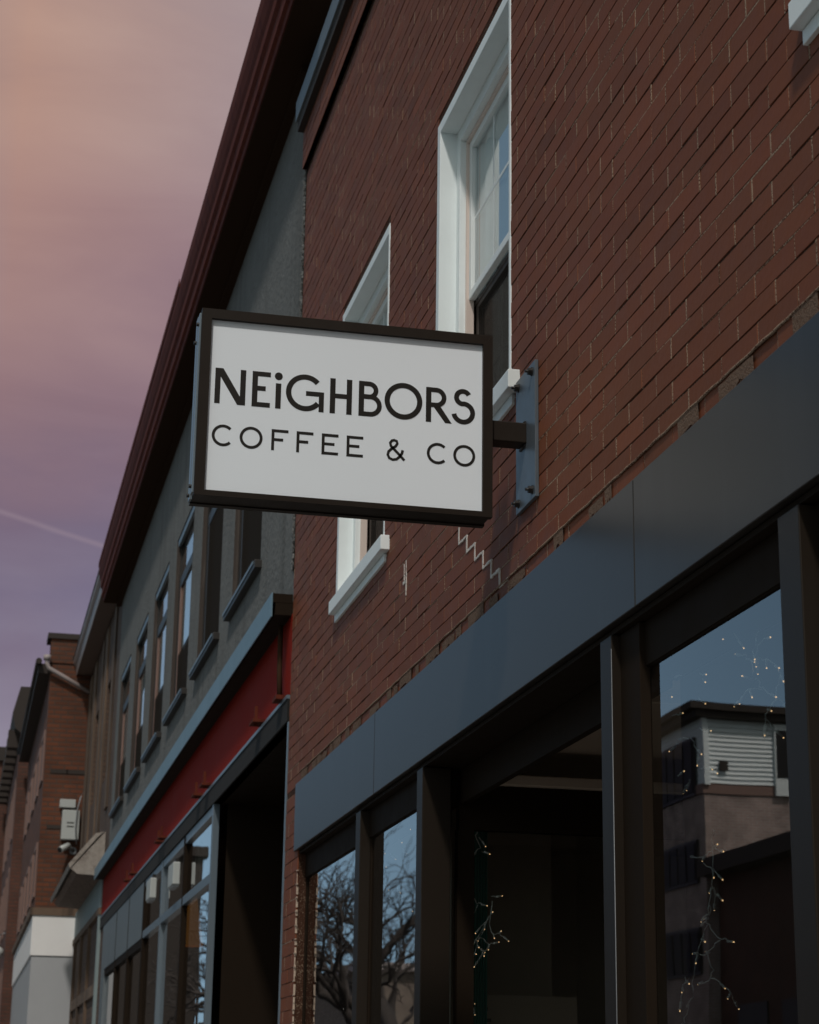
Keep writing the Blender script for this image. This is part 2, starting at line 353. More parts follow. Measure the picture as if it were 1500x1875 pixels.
# ------------------------------------------------------------------ the ground
MB().quad([(-900, -600, -.02), (900, -600, -.02), (900, 1500, -.02), (-900, 1500, -.02)]).build('ground', GRASSM)
struct(bpy.data.objects['ground'])
struct(MB().box(-3.4, .0, -40, 160, -.1, 0).build('pavement', CONC))
struct(MB().box(-3.55, -3.4, -40, 160, -.1, .004).build('kerb', CONC))
struct(MB().box(-16.5, -3.55, -40, 160, -.1, -.012).build('road', ASPH))
struct(MB().box(-20, -16.5, -40, 160, -.1, 0).build('far_pavement', CONC))
mk = MB()
for i in range(40): mk.box(-10.1, -9.98, -38+i*5, -35+i*5, -.012, -.008)
struct(mk.build('road_marking', PAINTW))

# ------------------------------------------------------------------ coffee shop building
shop = thing('brick_building', 'dark red painted brick building with white sash windows, slate fascia band and dark shopfront', 'building', (.5, 7, 0))
WINS = [(6.51, 7.71), (8.725, 9.955), (2.70, 3.90)]
WZ0, WZ1 = 4.12, 5.755
holes = [(a, b, WZ0, WZ1) for a, b in WINS]
YN, YF = -2.0, 11.40
# wall body behind the bricks
wb = MB()
sheet(wb, .0027, (YN, YF), (3.3, 7.78), holes, 0)
for h in holes: reveal(wb, .0027, .25, h, 0)
sheet(wb, .0027, (10.95, YF), (0, 3.3), [], 0)
wb.quad([(.0065, 10.95, 0), (.3, 10.95, 0), (.3, 10.95, 3.3), (.0065, 10.95, 3.3)])
wb.quad([(.0065, YF, 0), (.0065, YF, 7.78), (6, YF, 7.78), (6, YF, 0)])
wb.quad([(.0065, YN, 0), (6, YN, 0), (6, YN, 7.78), (.0065, YN, 7.78)])
wb.quad([(.0065, YN, 7.6), (6, YN, 7.6), (6, YF, 7.6), (.0065, YF, 7.6)])
# bricks, course by course
BH, BL, JB, JH = .0650, .2425, .0048, .0058
def lay(z0, z1, y0, y1, yref, zref, bh, hs, top_jit=0.0):
    k0 = math.ceil((z0-zref)/bh - .3); k1 = math.floor((z1-zref)/bh + .01)
    for k in range(k0, k1+1):
        za = zref + k*bh; zb = za+bh-JB
        if zb > z1+.002 or za < z0-.02: continue
        za = max(za, z0)
        off = yref + (BL/2 if k % 2 else 0) + random.uniform(-.006, .006)
        n0 = math.floor((y0-off)/BL)-1; n1 = math.ceil((y1-off)/BL)+1
        ct = random.uniform(.95, 1.05)
        for n in range(n0, n1):
            a = off+n*BL + random.uniform(-.002, .002); b = a+BL-JH
            segs = [(max(a, y0), min(b, y1))]
            joint = (b, b+JH)
            for h in hs:
                if zb > h[2] and za < h[3]:
                    ns = []
                    for s_ in segs:
                        if s_[1] <= h[0] or s_[0] >= h[1]: ns.append(s_)
                        else:
                            if s_[0] < h[0]: ns.append((s_[0], h[0]))
                            if s_[1] > h[1]: ns.append((h[1], s_[1]))
                    segs = ns
                    if joint[1] > h[0] and joint[0] < h[1]: joint = None; break
            for s_ in segs:
                if s_[1]-s_[0] < .008: continue
                t = ct*random.gauss(1, .05); t = max(.72, min(1.25, t)); rr = random.uniform(.96, 1.06)
                x = random.uniform(-.0012, .0012); tl = random.uniform(-.0006, .0006); tz = random.uniform(-.0006, .0010)
                c = .0010; v0 = len(wb.v)
                (ya, yb) = s_
                dz = random.uniform(-.0013, .0013)
                A, B = za+dz, zb+dz
                wb.v += [(x+tl, ya+c, A+c), (x-tl, yb-c, A+c), (x-tl+tz, yb-c, B-c), (x+tl+tz, ya+c, B-c),
                         (x+c, ya, A), (x+c, yb, A), (x+c, yb, B), (x+c, ya, B),
                         (.008, ya, A), (.008, yb, A), (.008, yb, B), (.008, ya, B)]
                tt = (t*rr, t, t)
                wb.face([v0, v0+3, v0+2, v0+1], 1, tt)
                for i in range(4):
                    j = (i+1) % 4
                    wb.face([v0+i, v0+j, v0+4+j, v0+4+i], 1, tt); wb.face([v0+4+i, v0+4+j, v0+8+j, v0+8+i], 1, tt)
            if joint and joint[0] > y0 and joint[1] < y1 and True:
                d = random.choice((-.0004, .0002, .0008)); wb.box(d, .0035, joint[0]-.0005, joint[1]+.0005, za-.001, zb+.001, 2)
        # runs of pale bed mortar left proud in some courses
        if random.random() < .8:
            yy = y0 + random.uniform(0, 1.5)
            while yy < y1:
                ln = random.uniform(.2, 1.3); e = min(yy+ln, y1)
                if not any(zb+.004 > h[2]-.01 and zb < h[3]+.01 and e > h[0]-.01 and yy < h[1]+.01 for h in hs):
                    wb.box(random.uniform(.0004, .0014), .0035, yy, e, zb-.0003, zb+JB+.0003, 2)
                yy = e + random.uniform(.2, 2.2)
BZ = 3.3985
lay(3.397, 7.30, YN+3.8, YF, 4.003, BZ, BH, holes)
lay(3.334, 3.399, YN+3.8, YF, 4.124, 3.3345, BH, [])
lay(0.6, 3.33, 10.95, YF, 11.18, 3.30, .0745, [])
# corbel courses under the coping
def corbel(x, z0, z1):
    n = int((YF-1.8)/.2425)
    wb.box(x+.004, .02, YN, YF-.006, z0, z1, 0)
    for i in range(n+1):
        a = 1.8+i*.2425; b = min(a+.236, YF)
        if b-a < .03: continue
        t = random.gauss(1, .07); wb.box(x+random.uniform(-.001, .001), x+.03, a, b, z0, z1-.004, 1, (t, t, t))
for q, zz in enumerate((7.335, 7.40, 7.465, 7.53)): corbel(-.030, zz, zz+.062)
# crumbling mortar just above the fascia
yy = 3.0
while yy < 11.0:
    ln = random.uniform(.06, .24)
    if random.random() < .75:
        z1 = random.uniform(3.378, 3.397); m = random.randint(4, 7); top = []; bot = []
        for i in range(m+1):
            u = yy+ln*i/m; top.append((u, z1+random.uniform(-.003, .003))); bot.append((u, 3.335+random.uniform(0, .022)*(1 if random.random() < .6 else 0)))
        for i in range(m):
            xx = -.003; wb.quad([(xx, top[i+1][0], bot[i+1][1]), (xx, top[i][0], bot[i][1]), (xx-.002, top[i][0], top[i][1]), (xx-.002, top[i+1][0], top[i+1][1])], 3, random.uniform(.8, 1.2))
    yy += ln+random.uniform(.0, .16)
wb.build('wall', [MORT, BRICK, HEAD, OLDB], shop)
MB().tube([(-.0035, 3 + i*.05, 3.3965+random.uniform(-.002, .002)) for i in range(int(8/.05))], .0042, 6).build('mortar_line', HEAD, shop)
# coping: slate metal with dark drip
MB().box(-.085, 6, YN, YF, 7.66, 7.80).build('coping', COPE, shop, .004)
MB().box(-.070, .02, YN, YF-.004, 7.592, 7.657).build('coping_drip', DKROOF, shop)
# stepped white repointing and the patched joint left of the sign plate
z = MB(); y, zz = 7.274, 3.3985+BH*6-JB/2
for k in range(6):
    zt = zz; zb_ = zz-BH
    for q in range(4):
        za_, zc_ = zb_-.002+(zt-zb_+.005)*q/4, zb_-.002+(zt-zb_+.005)*(q+1)/4
        z.box(-.0038, .004, y-.0035-.004*random.random(), y+.003+.004*random.random(), za_, zc_)
    y2 = y-BL/2+random.uniform(-.006, .006)
    for q in range(5):
        ya, yb = y2+(y-y2)*q/5, y2+(y-y2)*(q+1)/5
        z.box(-.0035-random.uniform(0, .001), .004, ya, yb, zb_-.003-random.uniform(0, .0045), zb_+.0025+random.uniform(0, .004))
    y = y2; zz = zb_
z.build('white_repointing', CAULK, shop)
z = MB()
for k in range(9):
    a = 3.752+k*.0175; z.box(-.003, .004, 8.238-random.uniform(.003, .007), 8.238+random.uniform(.002, .006), a, a+.018)
for k in range(5):
    a = 3.83+k*.015; z.box(-.003, .004, 8.275, 8.275+random.uniform(.004, .008), a, a+.014)
z.box(-.003, .004, 8.234, 8.30, 3.812, 3.826)
z.build('joint_patch', CAULK, shop)
# ragged caulk down the pier's edge
for nm, yv, xa, mt in (('edge_caulk', 10.951, -.003, TANCAULK),):
    z = MB(); zz = .8
    while zz < 2.80:
        h = random.uniform(.012, .05); wv = random.uniform(.000, .008)
        if random.random() < .86: z.box(xa, random.uniform(.003, .009), yv-wv-.004, yv-.001, zz, zz+h)
        zz += h+random.choice((0, 0, .004, .012))
    z.box(xa+.001, .002, yv-.003, yv-.0012, zz-.08, zz+.02)
    for k in range(28):
        zz = 3.30-.0745*(6+k)
        if zz > .8: z.box(xa-.001, .004, yv-.018, yv+.02, zz-.006, zz-.001)
    z.build(nm, mt, shop)

# white sash windows ---------------------------------------------------
def white_window(y0, y1):
    c = MB(); c.box(-.004, .075, y0, y0+.022, WZ0, WZ1); c.box(-.004, .075, y1-.05, y1, WZ0, WZ1); c.box(-.004, .075, y0+.022, y1-.05, WZ1-.05, WZ1); c.box(-.004, .075, y0+.022, y1-.05, WZ0, WZ0+.03)
    ring(c, .072, .115, y0+.020, y1-.045, WZ0+.02, WZ1-.045, .060, wt=.062, wb=.03)
    w = c.build('window', WHITE, shop, .003)
    a0, a1, t = y0+.078, y1-.100, WZ1-.103
    mr = 4.895
    c = MB(); ring(c, .100, .135, a0, a1, WZ0+.045, t, .020); c.build('track', CREAM, w, .002)
    c = MB(); ring(c, .112, .140, a0+.016, a1-.016, mr, t-.016, .036); c.build('sash', SASHW, w, .003)
    c = MB(); ring(c, .145, .170, a0+.014, a1-.014, WZ0+.055, mr-.003, .038); c.box(.14, .16, a0+.01, a1-.01, mr-.022, mr-.004)
    c.build('sash', DARKWOOD, w, .003)
    c = MB()
    g0, g1, gz0, gz1 = a0+.052, a1-.052, mr+.036, t-.052
    for k in (1, 2):
        u = g0+(g1-g0)*k/3; c.box(.1295, .138, u-.007, u+.007, gz0, gz1)
    u = (gz0+gz1)/2; c.box(.1290, .1385, g0, g1, u-.007, u+.007)
    c.build('glazing_bar', SASHW, w)
    c = MB(); gz2 = mr-.04
    for k in (1, 2):
        u = g0+(g1-g0)*k/3; c.box(.162, .168, u-.007, u+.007, WZ0+.09, gz2)
    u = (WZ0+.09+gz2)/2; c.box(.1615, .1685, g0, g1, u-.007, u+.007)
    c.build('glazing_bar', LAMPM, w)
    pane(.130, a0+.045, a1-.045, mr+.02, t-.045).build('glass_pane', GLASS, w)
    pane(.158, a0+.04, a1-.04, WZ0+.08, mr-.03).build('glass_pane', GLASS, w)
    MB().quad([(.148, a1-.045, WZ0+.085), (.148, a0+.045, WZ0+.085), (.148, a0+.045, mr-.035), (.148, a1-.045, mr-.035)]).build('insect_and_dim_screen', SCREEN, w)
    c = MB(); n = 22
    for k in range(n):
        u0 = a0+(a1-a0)*k/n; u1 = a0+(a1-a0)*(k+1)/n; xa = .150+.008*math.sin(k*1.7); xb = .150+.008*math.sin((k+1)*1.7)
        c.quad([(xb, u1, mr+.004), (xa, u0, mr+.004), (xa, u0, t), (xb, u1, t)])
    c.build('curtain', BLIND, w)
    MB().box(-.042, .10, y0-.11, y1-.012, 4.062, 4.132).build('sill', WHITE, w, .003)
    MB().box(-.012, .02, y0-.05, y1-.02, 4.020, 4.059).build('apron', WHITE, w, .002)
for a, b in WINS: white_window(a, b)
# upstairs rooms
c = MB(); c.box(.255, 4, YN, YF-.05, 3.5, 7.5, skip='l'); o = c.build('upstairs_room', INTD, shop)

# fascia band ----------------------------------------------------------
for a, b in ((-2.0, 1.55), (1.556, 5.157), (5.163, 8.813), (8.819, 11.03)):
    MB().box(-.012, .05, a, b, 2.962, 3.338).build('fascia_panel', SLATE, shop, .0025)
MB().box(.0, .04, -2, 11.02, 2.965, 3.33).build('fascia_backing', SEAM, shop)
# shopfront ------------------------------------------------------------
GX = .058
MB().box(.01, .30, -2, 5.42, 2.942, 2.958).build('shopfront_soffit', BRONZE, shop)
MB().box(.01, .30, 5.42, 10.948, 2.942, 2.9575).build('shopfront_soffit', BRONZE, shop)
MB().box(.045, .20, 7.98, 10.948, 2.812, 2.940).build('shopfront_head', BRONZE, shop)
MB().box(.045, .20, -2, 5.41, 2.812, 2.940).build('shopfront_head', BRONZE, shop)
posts = [(9.17, 9.28), (7.87, 7.975), (5.415, 5.52), (4.05, 4.172), (1.9, 2.02)]
for a, b in posts:
    MB().box(.0, .12 if abs(a-7.87) < .1 else .062, a, b, .1, 2.938).build('shopfront_post', POSTM, shop, .003)
MB().tube([(-.001, 5.411, .3), (-.001, 5.411, 2.895)], .0014, 6).build('post_edge_trim', LAMPM, shop)
for a, b in ((9.28, 10.945), (7.975, 9.17), (4.172, 5.415), (2.02, 4.03), (-1.5, 1.9)):
    pane(GX, a, b, .5, 2.84).build('shop_window', SHOPGLASS, shop)
    c = MB(); ring(c, GX-.008, GX+.03, a+.002, b-.002, .5, 2.85, .016, wt=.04); c.build('window_frame', BRONZE, shop)
MB().box(.0, .3, -2, 5.42, .0, .5).build('stall_riser', BRONZE, shop)
MB().box(.0, .3, 7.95, 10.948, .0, .5).build('stall_riser', BRONZE, shop)
MB().box(.028, .062, 5.245, 5.414, .1, 2.94).build('window_stile', BRONZE, shop, .002)
# entrance recess
MB().box(.17, .20, 5.45, 7.93, 2.80, 2.940).build('entrance_header', BRONZE, shop)
c = MB(); c.quad([(.2, 5.42, 3.04), (1.5, 5.42, 3.04), (1.5, 7.95, 3.04), (.2, 7.95, 3.04)]); c.build('entrance_ceiling', INT, shop)
MB().box(.205, .235, 5.43, 7.94, 2.975, 3.035).build('crown_trim', TRIM, shop, .004)
MB().box(.24, 1.5, 5.43, 5.46, 2.975, 3.03).build('crown_trim', TRIM, shop)
MB().box(.19, 1.5, 7.90, 7.96, 2.885, 2.93).build('crown_trim', TRIM, shop, .006)
MB().box(.24, 1.5, 6.6, 6.62, 2.995, 3.03).build('crown_trim', TRIM, shop, .003)
MB().box(.17, 1.5, 7.93, 7.985, 2.70, 2.884).build('sidelight_head', BRONZE, shop)
MB().quad([(.235, 7.957, .5), (1.45, 7.957, .5), (1.45, 7.957, 2.70), (.235, 7.957, 2.70)]).build('sidelight_pane', glass('sidelight_glass', tint=(.88, .9, .88)), shop)
MB().box(.165, .235, 7.93, 7.985, .1, 2.70).build('sidelight_frame', BRONZE, shop)
d = MB().box(1.46, 1.52, 5.45, 7.95, 0, 3.03).build('entrance_door', INTD, shop)
MB().box(1.40, 1.46, 6.3, 6.34, .9, 1.3).build('door_handle', LAMPM, d)
# interior
c = MB(); c.box(.205, 5.5, YN, 5.40, .02, 3.06, skip='l'); c.build('shop_interior', INT, shop)
c = MB(); c.box(.236, 5.5, 8.0, 11.3, .02, 3.06, skip='ln'); c.build('shop_interior', INT, shop)
MB().box(1.55, 5.5, 5.5, 7.99, .02, 3.05).build('interior_partition', INTD, shop)
MB().box(.50, 1.0, 9.4, 9.45, 1.9, 3.0).build('interior_partition', INT, shop)

# ------------------------------------------------------------------ projecting sign
sign = thing('projecting_sign', 'white rectangular blade sign in a black frame reading NEiGHBORS COFFEE & CO', 'sign', (0, 6.3, 3.5))
SX0, SX1, SZ0, SZ1, SY = -1.157, -.142, 3.522, 4.182, 6.235
c = MB(); c.box(SX0+.004, SX1-.004, SY+.024, SY+.116, SZ0+.004, SZ1-.004); c.build('cabinet', SIGNB, sign, .002)
def mitre(y0, y1, w):
    m = MB()
    X0, X1, Z0, Z1 = SX0, SX1, SZ0, SZ1; x0, x1, z0, z1 = X0+w, X1-w, Z0+w*.55, Z1-w
    g = .0005
    for p in ([(X0, Z1), (X1, Z1), (x1+g, z1), (x0-g, z1)], [(X1, Z1-g), (X1, Z0+g), (x1, z0), (x1, z1-g)], [(X1, Z0), (X0, Z0), (x0-g, z0), (x1+g, z0)], [(X0, Z0+g), (X0, Z1-g), (x0, z1-g), (x0, z0)]):
        m.prism_xz(p, y0, y1)
    return m
mitre(SY, SY+.030, .034).build('frame', SIGNB, sign)
mitre(SY+.110, SY+.140, .034).build('frame', SIGNB, sign)
c = MB(); c.box(SX0-.006, SX0+.003, SY+.018, SY+.058, SZ0+.012, SZ1-.012); c.box(SX0-.006, SX0+.003, SY+.076, SY+.122, SZ0+.005, SZ1-.005); c.build('end_strip', SIGNE, sign, .001)
for yy, zz in ((.040, 4.135), (.040, 3.56), (.098, 4.09), (.098, 3.545)):
    MB().tube([(SX0-.014, SY+yy, zz), (SX0-.003, SY+yy, zz)], .0065, 10).build('screw', BOLT, sign)
for sgn in (0, 1):
    yf = SY+.016 if sgn == 0 else SY+.118
    f = MB().box(SX0+.03, SX1-.03, yf, yf+.006, SZ0+.014, SZ1-.03).build('face_panel', SIGNF, sign)
    if sgn: break
    face0 = f
lay_n = [0]
LT = MB()
def flush():
    global LT
    LT.build('letter', INK, face0); LT = MB()
def poly(pts):
    lay_n[0] += 1; LT.prism_xz(pts, SY+.0152-.00004*(lay_n[0] % 12), SY+.018)
def stroke(a, b, w):
    a = Vector(a); b = Vector(b); d = (b-a).normalized(); n = Vector((-d.y, d.x))*w/2
    poly([tuple(a+n), tuple(b+n), tuple(b-n), tuple(a-n)])
def pathstroke(pts, w, closed=False):
    n = len(pts); P = [Vector(p) for p in pts]; l = []; r = []
    for i in range(n):
        a = P[(i-1) % n] if (closed or i > 0) else P[i]; b = P[(i+1) % n] if (closed or i < n-1) else P[i]
        d = (b-a).normalized(); m = Vector((-d.y, d.x))*w/2; l.append(P[i]+m); r.append(P[i]-m)
    lay_n[0] += 1; y0 = SY+.0152-.00004*(lay_n[0] % 12); y1 = SY+.018
    for i in range(n if closed else n-1):
        j = (i+1) % n; q = [l[i], l[j], r[j], r[i]]; b0 = len(LT.v)
        LT.v += [(v.x, y0, v.y) for v in q]; LT.face([b0, b0+1, b0+2, b0+3])
def arc(cx, cz, rx, a0, a1, rz=None, n=40):
    rz = rx if rz is None else rz
    return [(cx+rx*math.cos(rad(a0+(a1-a0)*i/n)), cz+rz*math.sin(rad(a0+(a1-a0)*i/n))) for i in range(n+1)]
b0, t0, w1 = 3.8505, 3.9765, .0185
# N
x0, x1 = -1.102, -.998
poly([(x0, b0), (x0+w1, b0), (x0+w1, t0-.002), (x0, t0)])
poly([(x1-w1, b0+.002), (x1, b0), (x1, t0), (x1-w1, t0)])
poly([(x0, t0), (x0+.0265, t0), (x1, b0), (x1-.0265, b0)])
for s_ in (0, 1):   # rounded inner crotches
    if s_ == 0: poly([(x0+w1-.001, t0-.001)] + [(x0+w1+.0035-.0035*math.cos(rad(a)), t0-.031+.0035*math.sin(rad(a))) for a in (0, 30, 60, 90)] + [(x0+w1+.0080, t0-.027)])
    else: poly([(x1-w1+.001, b0+.001)] + [(x1-w1-.0035+.0035*math.cos(rad(a)), b0+.031-.0035*math.sin(rad(a))) for a in (0, 30, 60, 90)] + [(x1-w1-.0080, b0+.027)])
flush()
# E
x0, x1 = -.976, -.914
poly([(x0, b0), (x0+w1, b0), (x0+w1, t0), (x0, t0)]); poly([(x0+.001, t0-.0165), (x1, t0-.0165), (x1, t0), (x0+.001, t0)])
poly([(x0+.001, b0), (x1, b0), (x1, b0+.0165), (x0+.001, b0+.0165)]); poly([(x0+.001, 3.9085), (x1-.016, 3.9085), (x1-.016, 3.925), (x0+.001, 3.925)])
flush()
# i
poly([(-.896, b0), (-.8775, b0), (-.8775, 3.940), (-.896, 3.940)])
poly(arc(-.887, 3.966, .0135, 0, 350, n=28))
flush()
# G
pathstroke(arc(-.7950, 3.9150, .0567, 42, 322), w1)
stroke((-.792, 3.9135), (-.7300, 3.9135), .0165); poly([(-.7475, b0), (-.7300, b0), (-.7300, 3.9215), (-.7475, 3.9215)])
flush()
# H
x0, x1 = -.7095, -.6335
for a in (x0, x1-w1): poly([(a, b0), (a+w1, b0), (a+w1, t0), (a, t0)])
stroke((x0+.01, 3.914), (x1-.01, 3.914), .0165)
flush()
# B
x0 = -.610
poly([(x0, b0), (x0+w1, b0), (x0+w1, t0), (x0, t0)])
pathstroke([(x0+.01, t0-.0083), (x0+.034, t0-.0083)] + arc(x0+.036, t0-.0083-.0235, .0235, 86, -90, n=22) + [(x0+.01, t0-.0553)], .0166)
pathstroke([(x0+.01, 3.9215)] + [(x0+.040, 3.9215)] + arc(x0+.041, 3.8902, .0313, 88, -88, n=24) + [(x0+.01, b0+.0083)], .0166)
flush()
# O
pathstroke(arc(-.4540, 3.9165, .0570, 0, 355, n=71), w1, True)
flush()
# R
x0 = -.3748
poly([(x0, b0), (x0+w1, b0), (x0+w1, t0), (x0, t0)])
pathstroke([(x0+.01, t0-.0083), (x0+.034, t0-.0083)] + arc(x0+.036, t0-.0083-.0275, .0275, 86, -88, n=22) + [(x0+.012, t0-.0633)], .0166)
poly([(x0+.022, 3.913), (x0+.048, 3.913), (-.2835, b0), (-.3065, b0)])
flush()
# S
pathstroke(arc(-.2440, 3.9488, .0232, 28, 262, n=26) + arc(-.2430, 3.8935, .0333, 84, -170, n=34), .0175)
flush(); w2 = .0098; b1, t1 = 3.7015, 3.7755; cz = (b1+t1)/2
pathstroke(arc(-1.0670, cz, .0332, 45, 315), w2)
flush()
pathstroke(arc(-.9730, cz, .0338, 0, 355, n=71), w2, True)
for x in (-.9045, -.8195):
    flush()
    poly([(x, b1), (x+w2, b1), (x+w2, t1), (x, t1)]); poly([(x+.001, t1-w2), (x+.057, t1-w2), (x+.057, t1), (x+.001, t1)]); poly([(x+.001, 3.7345), (x+.040, 3.7345), (x+.040, 3.7443), (x+.001, 3.7443)])
for x in (-.7335, -.648):
    flush()
    poly([(x, b1), (x+w2, b1), (x+w2, t1), (x, t1)]); poly([(x+.001, t1-w2), (x+.057, t1-w2), (x+.057, t1), (x+.001, t1)]); poly([(x+.001, b1), (x+.057, b1), (x+.057, b1+w2), (x+.001, b1+w2)])
    poly([(x+.001, 3.7345), (x+.044, 3.7345), (x+.044, 3.7443), (x+.001, 3.7443)])
amp = [(908, 663), (890, 643), (870, 622), (853, 604), (850, 592), (857, 583), (866, 581), (876, 585), (879, 595), (872, 606), (856, 616), (844, 627), (841, 640), (847, 653), (861, 660), (877, 658), (890, 647), (898, 634), (901, 622)]
flush()
pathstroke([(-.509+(p-837)*.000863, 3.702+(662-(q-.078*(p-870)))*.000885) for p, q in amp], w2*.95)
flush()
pathstroke(arc(-.3318, cz, .0332, 45, 315), w2)
flush()
pathstroke(arc(-.2385, cz, .0338, 0, 355, n=71), w2, True)
flush()
MB().box(-.150, -.012, 6.262, 6.338, 3.808, 3.882).build('bracket_arm', SIGNB, sign, .004)
pl = MB().box(-.014, -.001, 6.155, 6.398, 3.585, 4.078).build('wall_plate', STEEL, sign, .0015)
for a, b in ((6.190, 4.045), (6.362, 4.045), (6.190, 3.617), (6.362, 3.617)):
    c = MB(); c.tube([(-.040, a, b), (-.010, a, b)], .0055, 8); c.tube([(-.030, a, b), (-.0142, a, b)], .0125, 6, smooth=False); c.tube([(-.0175, a, b), (-.0141, a, b)], .016, 12)
    c.build('bolt', BOLT, pl)
for a in (3.887, 3.803): MB().tube([(-.016, 6.27, a), (-.017, 6.30, a+.001), (-.016, 6.335, a)], .005, 6).build('weld_bead', BOLT, pl)

# ------------------------------------------------------------------ grey stucco building next door
GB0, GB1 = 11.405, 26.0
gb = thing('stucco_building', 'grey stucco building with dark red cornice, blue-grey ledge and red sign board over a shopfront', 'building', (.5, 18, 0))
gw = [(12.90+2.22*k, 14.36+2.22*k, 5.13, 6.90) for k in range(6)]
c = MB(); sheet(c, 0.004, (GB0, GB1), (4.50, 8.15), gw)
c.quad([(.004, GB0, 7.6), (6, GB0, 7.6), (6, GB0, 8.6), (.004, GB0, 8.6)]); c.quad([(.004, GB1, 0), (.004, GB1, 8.5), (6, GB1, 8.5), (6, GB1, 0)])
c.quad([(0, GB0, 8.55), (6, GB0, 8.55), (6, GB1, 8.55), (0, GB1, 8.55)])
c.build('wall', STUCCO, gb)
for h in gw:
    c = MB(); reveal(c, .004, .16, h); c.build('window_reveal', DARKWOOD, gb)
# ragged stucco edge against the brick
c = MB(); rnd = random.Random(31)
for k in range(1500):
    z_ = rnd.uniform(4.70, 8.0); y_ = GB0+.012+abs(rnd.gauss(0, .035)); q = rnd.uniform(.004, .012)*(1.3 if y_ < GB0+.05 else .8)
    A = [Vector((rnd.uniform(-.012, -.001), y_+rnd.uniform(-q, q), z_+rnd.uniform(-q, q)*1.6)) for _ in range(2)] + [Vector((.006, y_+rnd.uniform(-q, q)*1.6, z_+rnd.uniform(-q, q)*2)) for _ in range(3)]
    b_ = len(c.v); c.v += [tuple(v) for v in A]
    for t3 in ((0, 1, 2), (0, 2, 3), (0, 3, 4), (0, 4, 1), (1, 2, 3), (1, 3, 4)): c.face([b_+i for i in t3])
c.build('rough_edge', STUCCO, gb)
MB().box(-.001, .006, GB0-.003, GB0+.016, 4.70, 8.0).build('dark_joint_strip', DKFILL, gb)  # solid dark strip along the joint between brick and stucco
# cornice
prof = [(.004, 8.094), (-.235, 8.10), (-.240, 8.15), (-.262, 8.17), (-.262, 8.27), (-.285, 8.30), (-.285, 8.38), (-.300, 8.42), (-.318, 8.50), (-.322, 8.60), (-.300, 8.63), (.004, 8.63)]
c = MB(); c.prism_y(prof, GB0-1.1, GB1+.35); o = c.build('cornice', REDC, gb)
c = MB(); c.box(-.228, .0, GB0-1.09, GB1+.34, 8.085, 8.0935); c.box(-.055, .003, GB0+.01, GB1+.33, 8.04, 8.084); c.build('cornice_soffit', CORND, gb)
c = MB(); c.box(.005, .6, GB0-.40, GB0-.003, 7.98, 8.60); c.build('dark_side_block', DKFILL, gb)  # dark rough block over the brick roof, darker than the stucco beside it
for k in range(1): MB().prism_y([(-.328, 8.57), (-.3225, 8.57), (-.3225, 8.642), (-.328, 8.642)], 16.4, GB1+.35).build('gutter_lip', REDC, gb)
# windows
def grey_window(h, lit):
    y0, y1, z0, z1 = h
    c = MB(); ring(c, .040, .15, y0, y1, z0, z1, .06); c.box(.042, .14, y0+.06, y1-.06, 6.40, 6.50)
    w = c.build('window', FRAMEB, gb)
    MB().box(-.045, .039, y0-.07, y1+.09, z0-.055, z0).build('sill', FRAMEB, w, .003)
    MB().box(-.052, -.046, y0-.02, y1+.09, z0-.022, z0+.002).build('sill_edge', SILLB, w)
    MB().box(.012, .039, y0+.02, y1-.02, z1-.07, z1-.005).build('head_flashing', SILLB, w)
    pane(.052, y0+.06, y1-.06, 6.50, z1-.06).build('glass_pane', GLASS, w)
    pane(.056, y0+.06, y1-.06, z0+.06, 6.40).build('glass_pane', GLASS, w)
    c = MB(); c.box(.043, .055, y1-.16, y1-.10, z0+.06, 6.40); c.build('mullion', PINKW if lit else FRAMEB, w)
    zs = 5.72 if lit else z1-.06; MB().quad([(.046, y1-.06, z0+.06), (.046, y0+.06, z0+.06), (.046, y0+.06, zs), (.046, y1-.06, zs)]).build('insect_and_dim_screen', PANEDIM, w)  # added dark sheet that dims the glass and its bright reflections
    c = MB(); n = 16; zb = 5.75 if lit else 6.2
    for k in range(n):
        u0 = y0+.06+(y1-y0-.12)*k/n; u1 = y0+.06+(y1-y0-.12)*(k+1)/n; xa = .082+.012*math.sin(k*2.1); xb = .082+.012*math.sin((k+1)*2.1)
        c.quad([(xb, u1, zb), (xa, u0, zb), (xa, u0, 6.39), (xb, u1, 6.39)])
    if lit: c.build('curtain', BLIND, w)
for k, h in enumerate(gw): grey_window(h, k >= 2)
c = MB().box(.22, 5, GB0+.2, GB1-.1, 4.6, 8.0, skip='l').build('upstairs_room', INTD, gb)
# ledge and red board
c = MB(); c.box(-.115, .02, GB0+.035, GB1+.6, 4.49, 4.545); c.box(-.10, .02, GB0+.035, GB1+.6, 4.415, 4.488)
c.build('ledge_body', BRONZE, gb)
c = MB(); y = GB0+.045
for e in (15.6, 18.25, 22.0, GB1+.62): c.box(-.123, -.1155, y, e-.01, 4.405, 4.552); y = e
c.build('ledge', BLUEL, gb, .001)
MB().box(.0, .03, GB0, GB1+.6, 3.93, 4.42).build('sign_board', REDP, gb)
MB().box(-.018, .03, GB0+.01, GB1+.6, 3.905, 3.928).build('board_trim', BLUET, gb)
MB().box(-.012, .06, GB0+.01, GB1+.6, 3.77, 3.903).build('shopfront_header', SEAM, gb)
c = MB(); c.tube([(-.03, 11.66, 4.40), (-.032, 11.64, 4.1), (-.028, 11.62, 3.93)], .016, 8); c.build('drain_rod', CORND, gb)
MB().box(-.06, 0, 11.56, 11.72, 3.93, 3.955).build('rod_bracket', REDC, gb)
for y in (12.5, 15.2, 15.75, 18.45, 18.75, 21.5, 22.2):
    c = MB(); c.box(-.075, .0, y-.09, y+.09, 3.945, 3.965); c.box(-.055, -.035, y-.015, y+.005, 3.93, 4.06); c.build('bracket', REDC, gb)
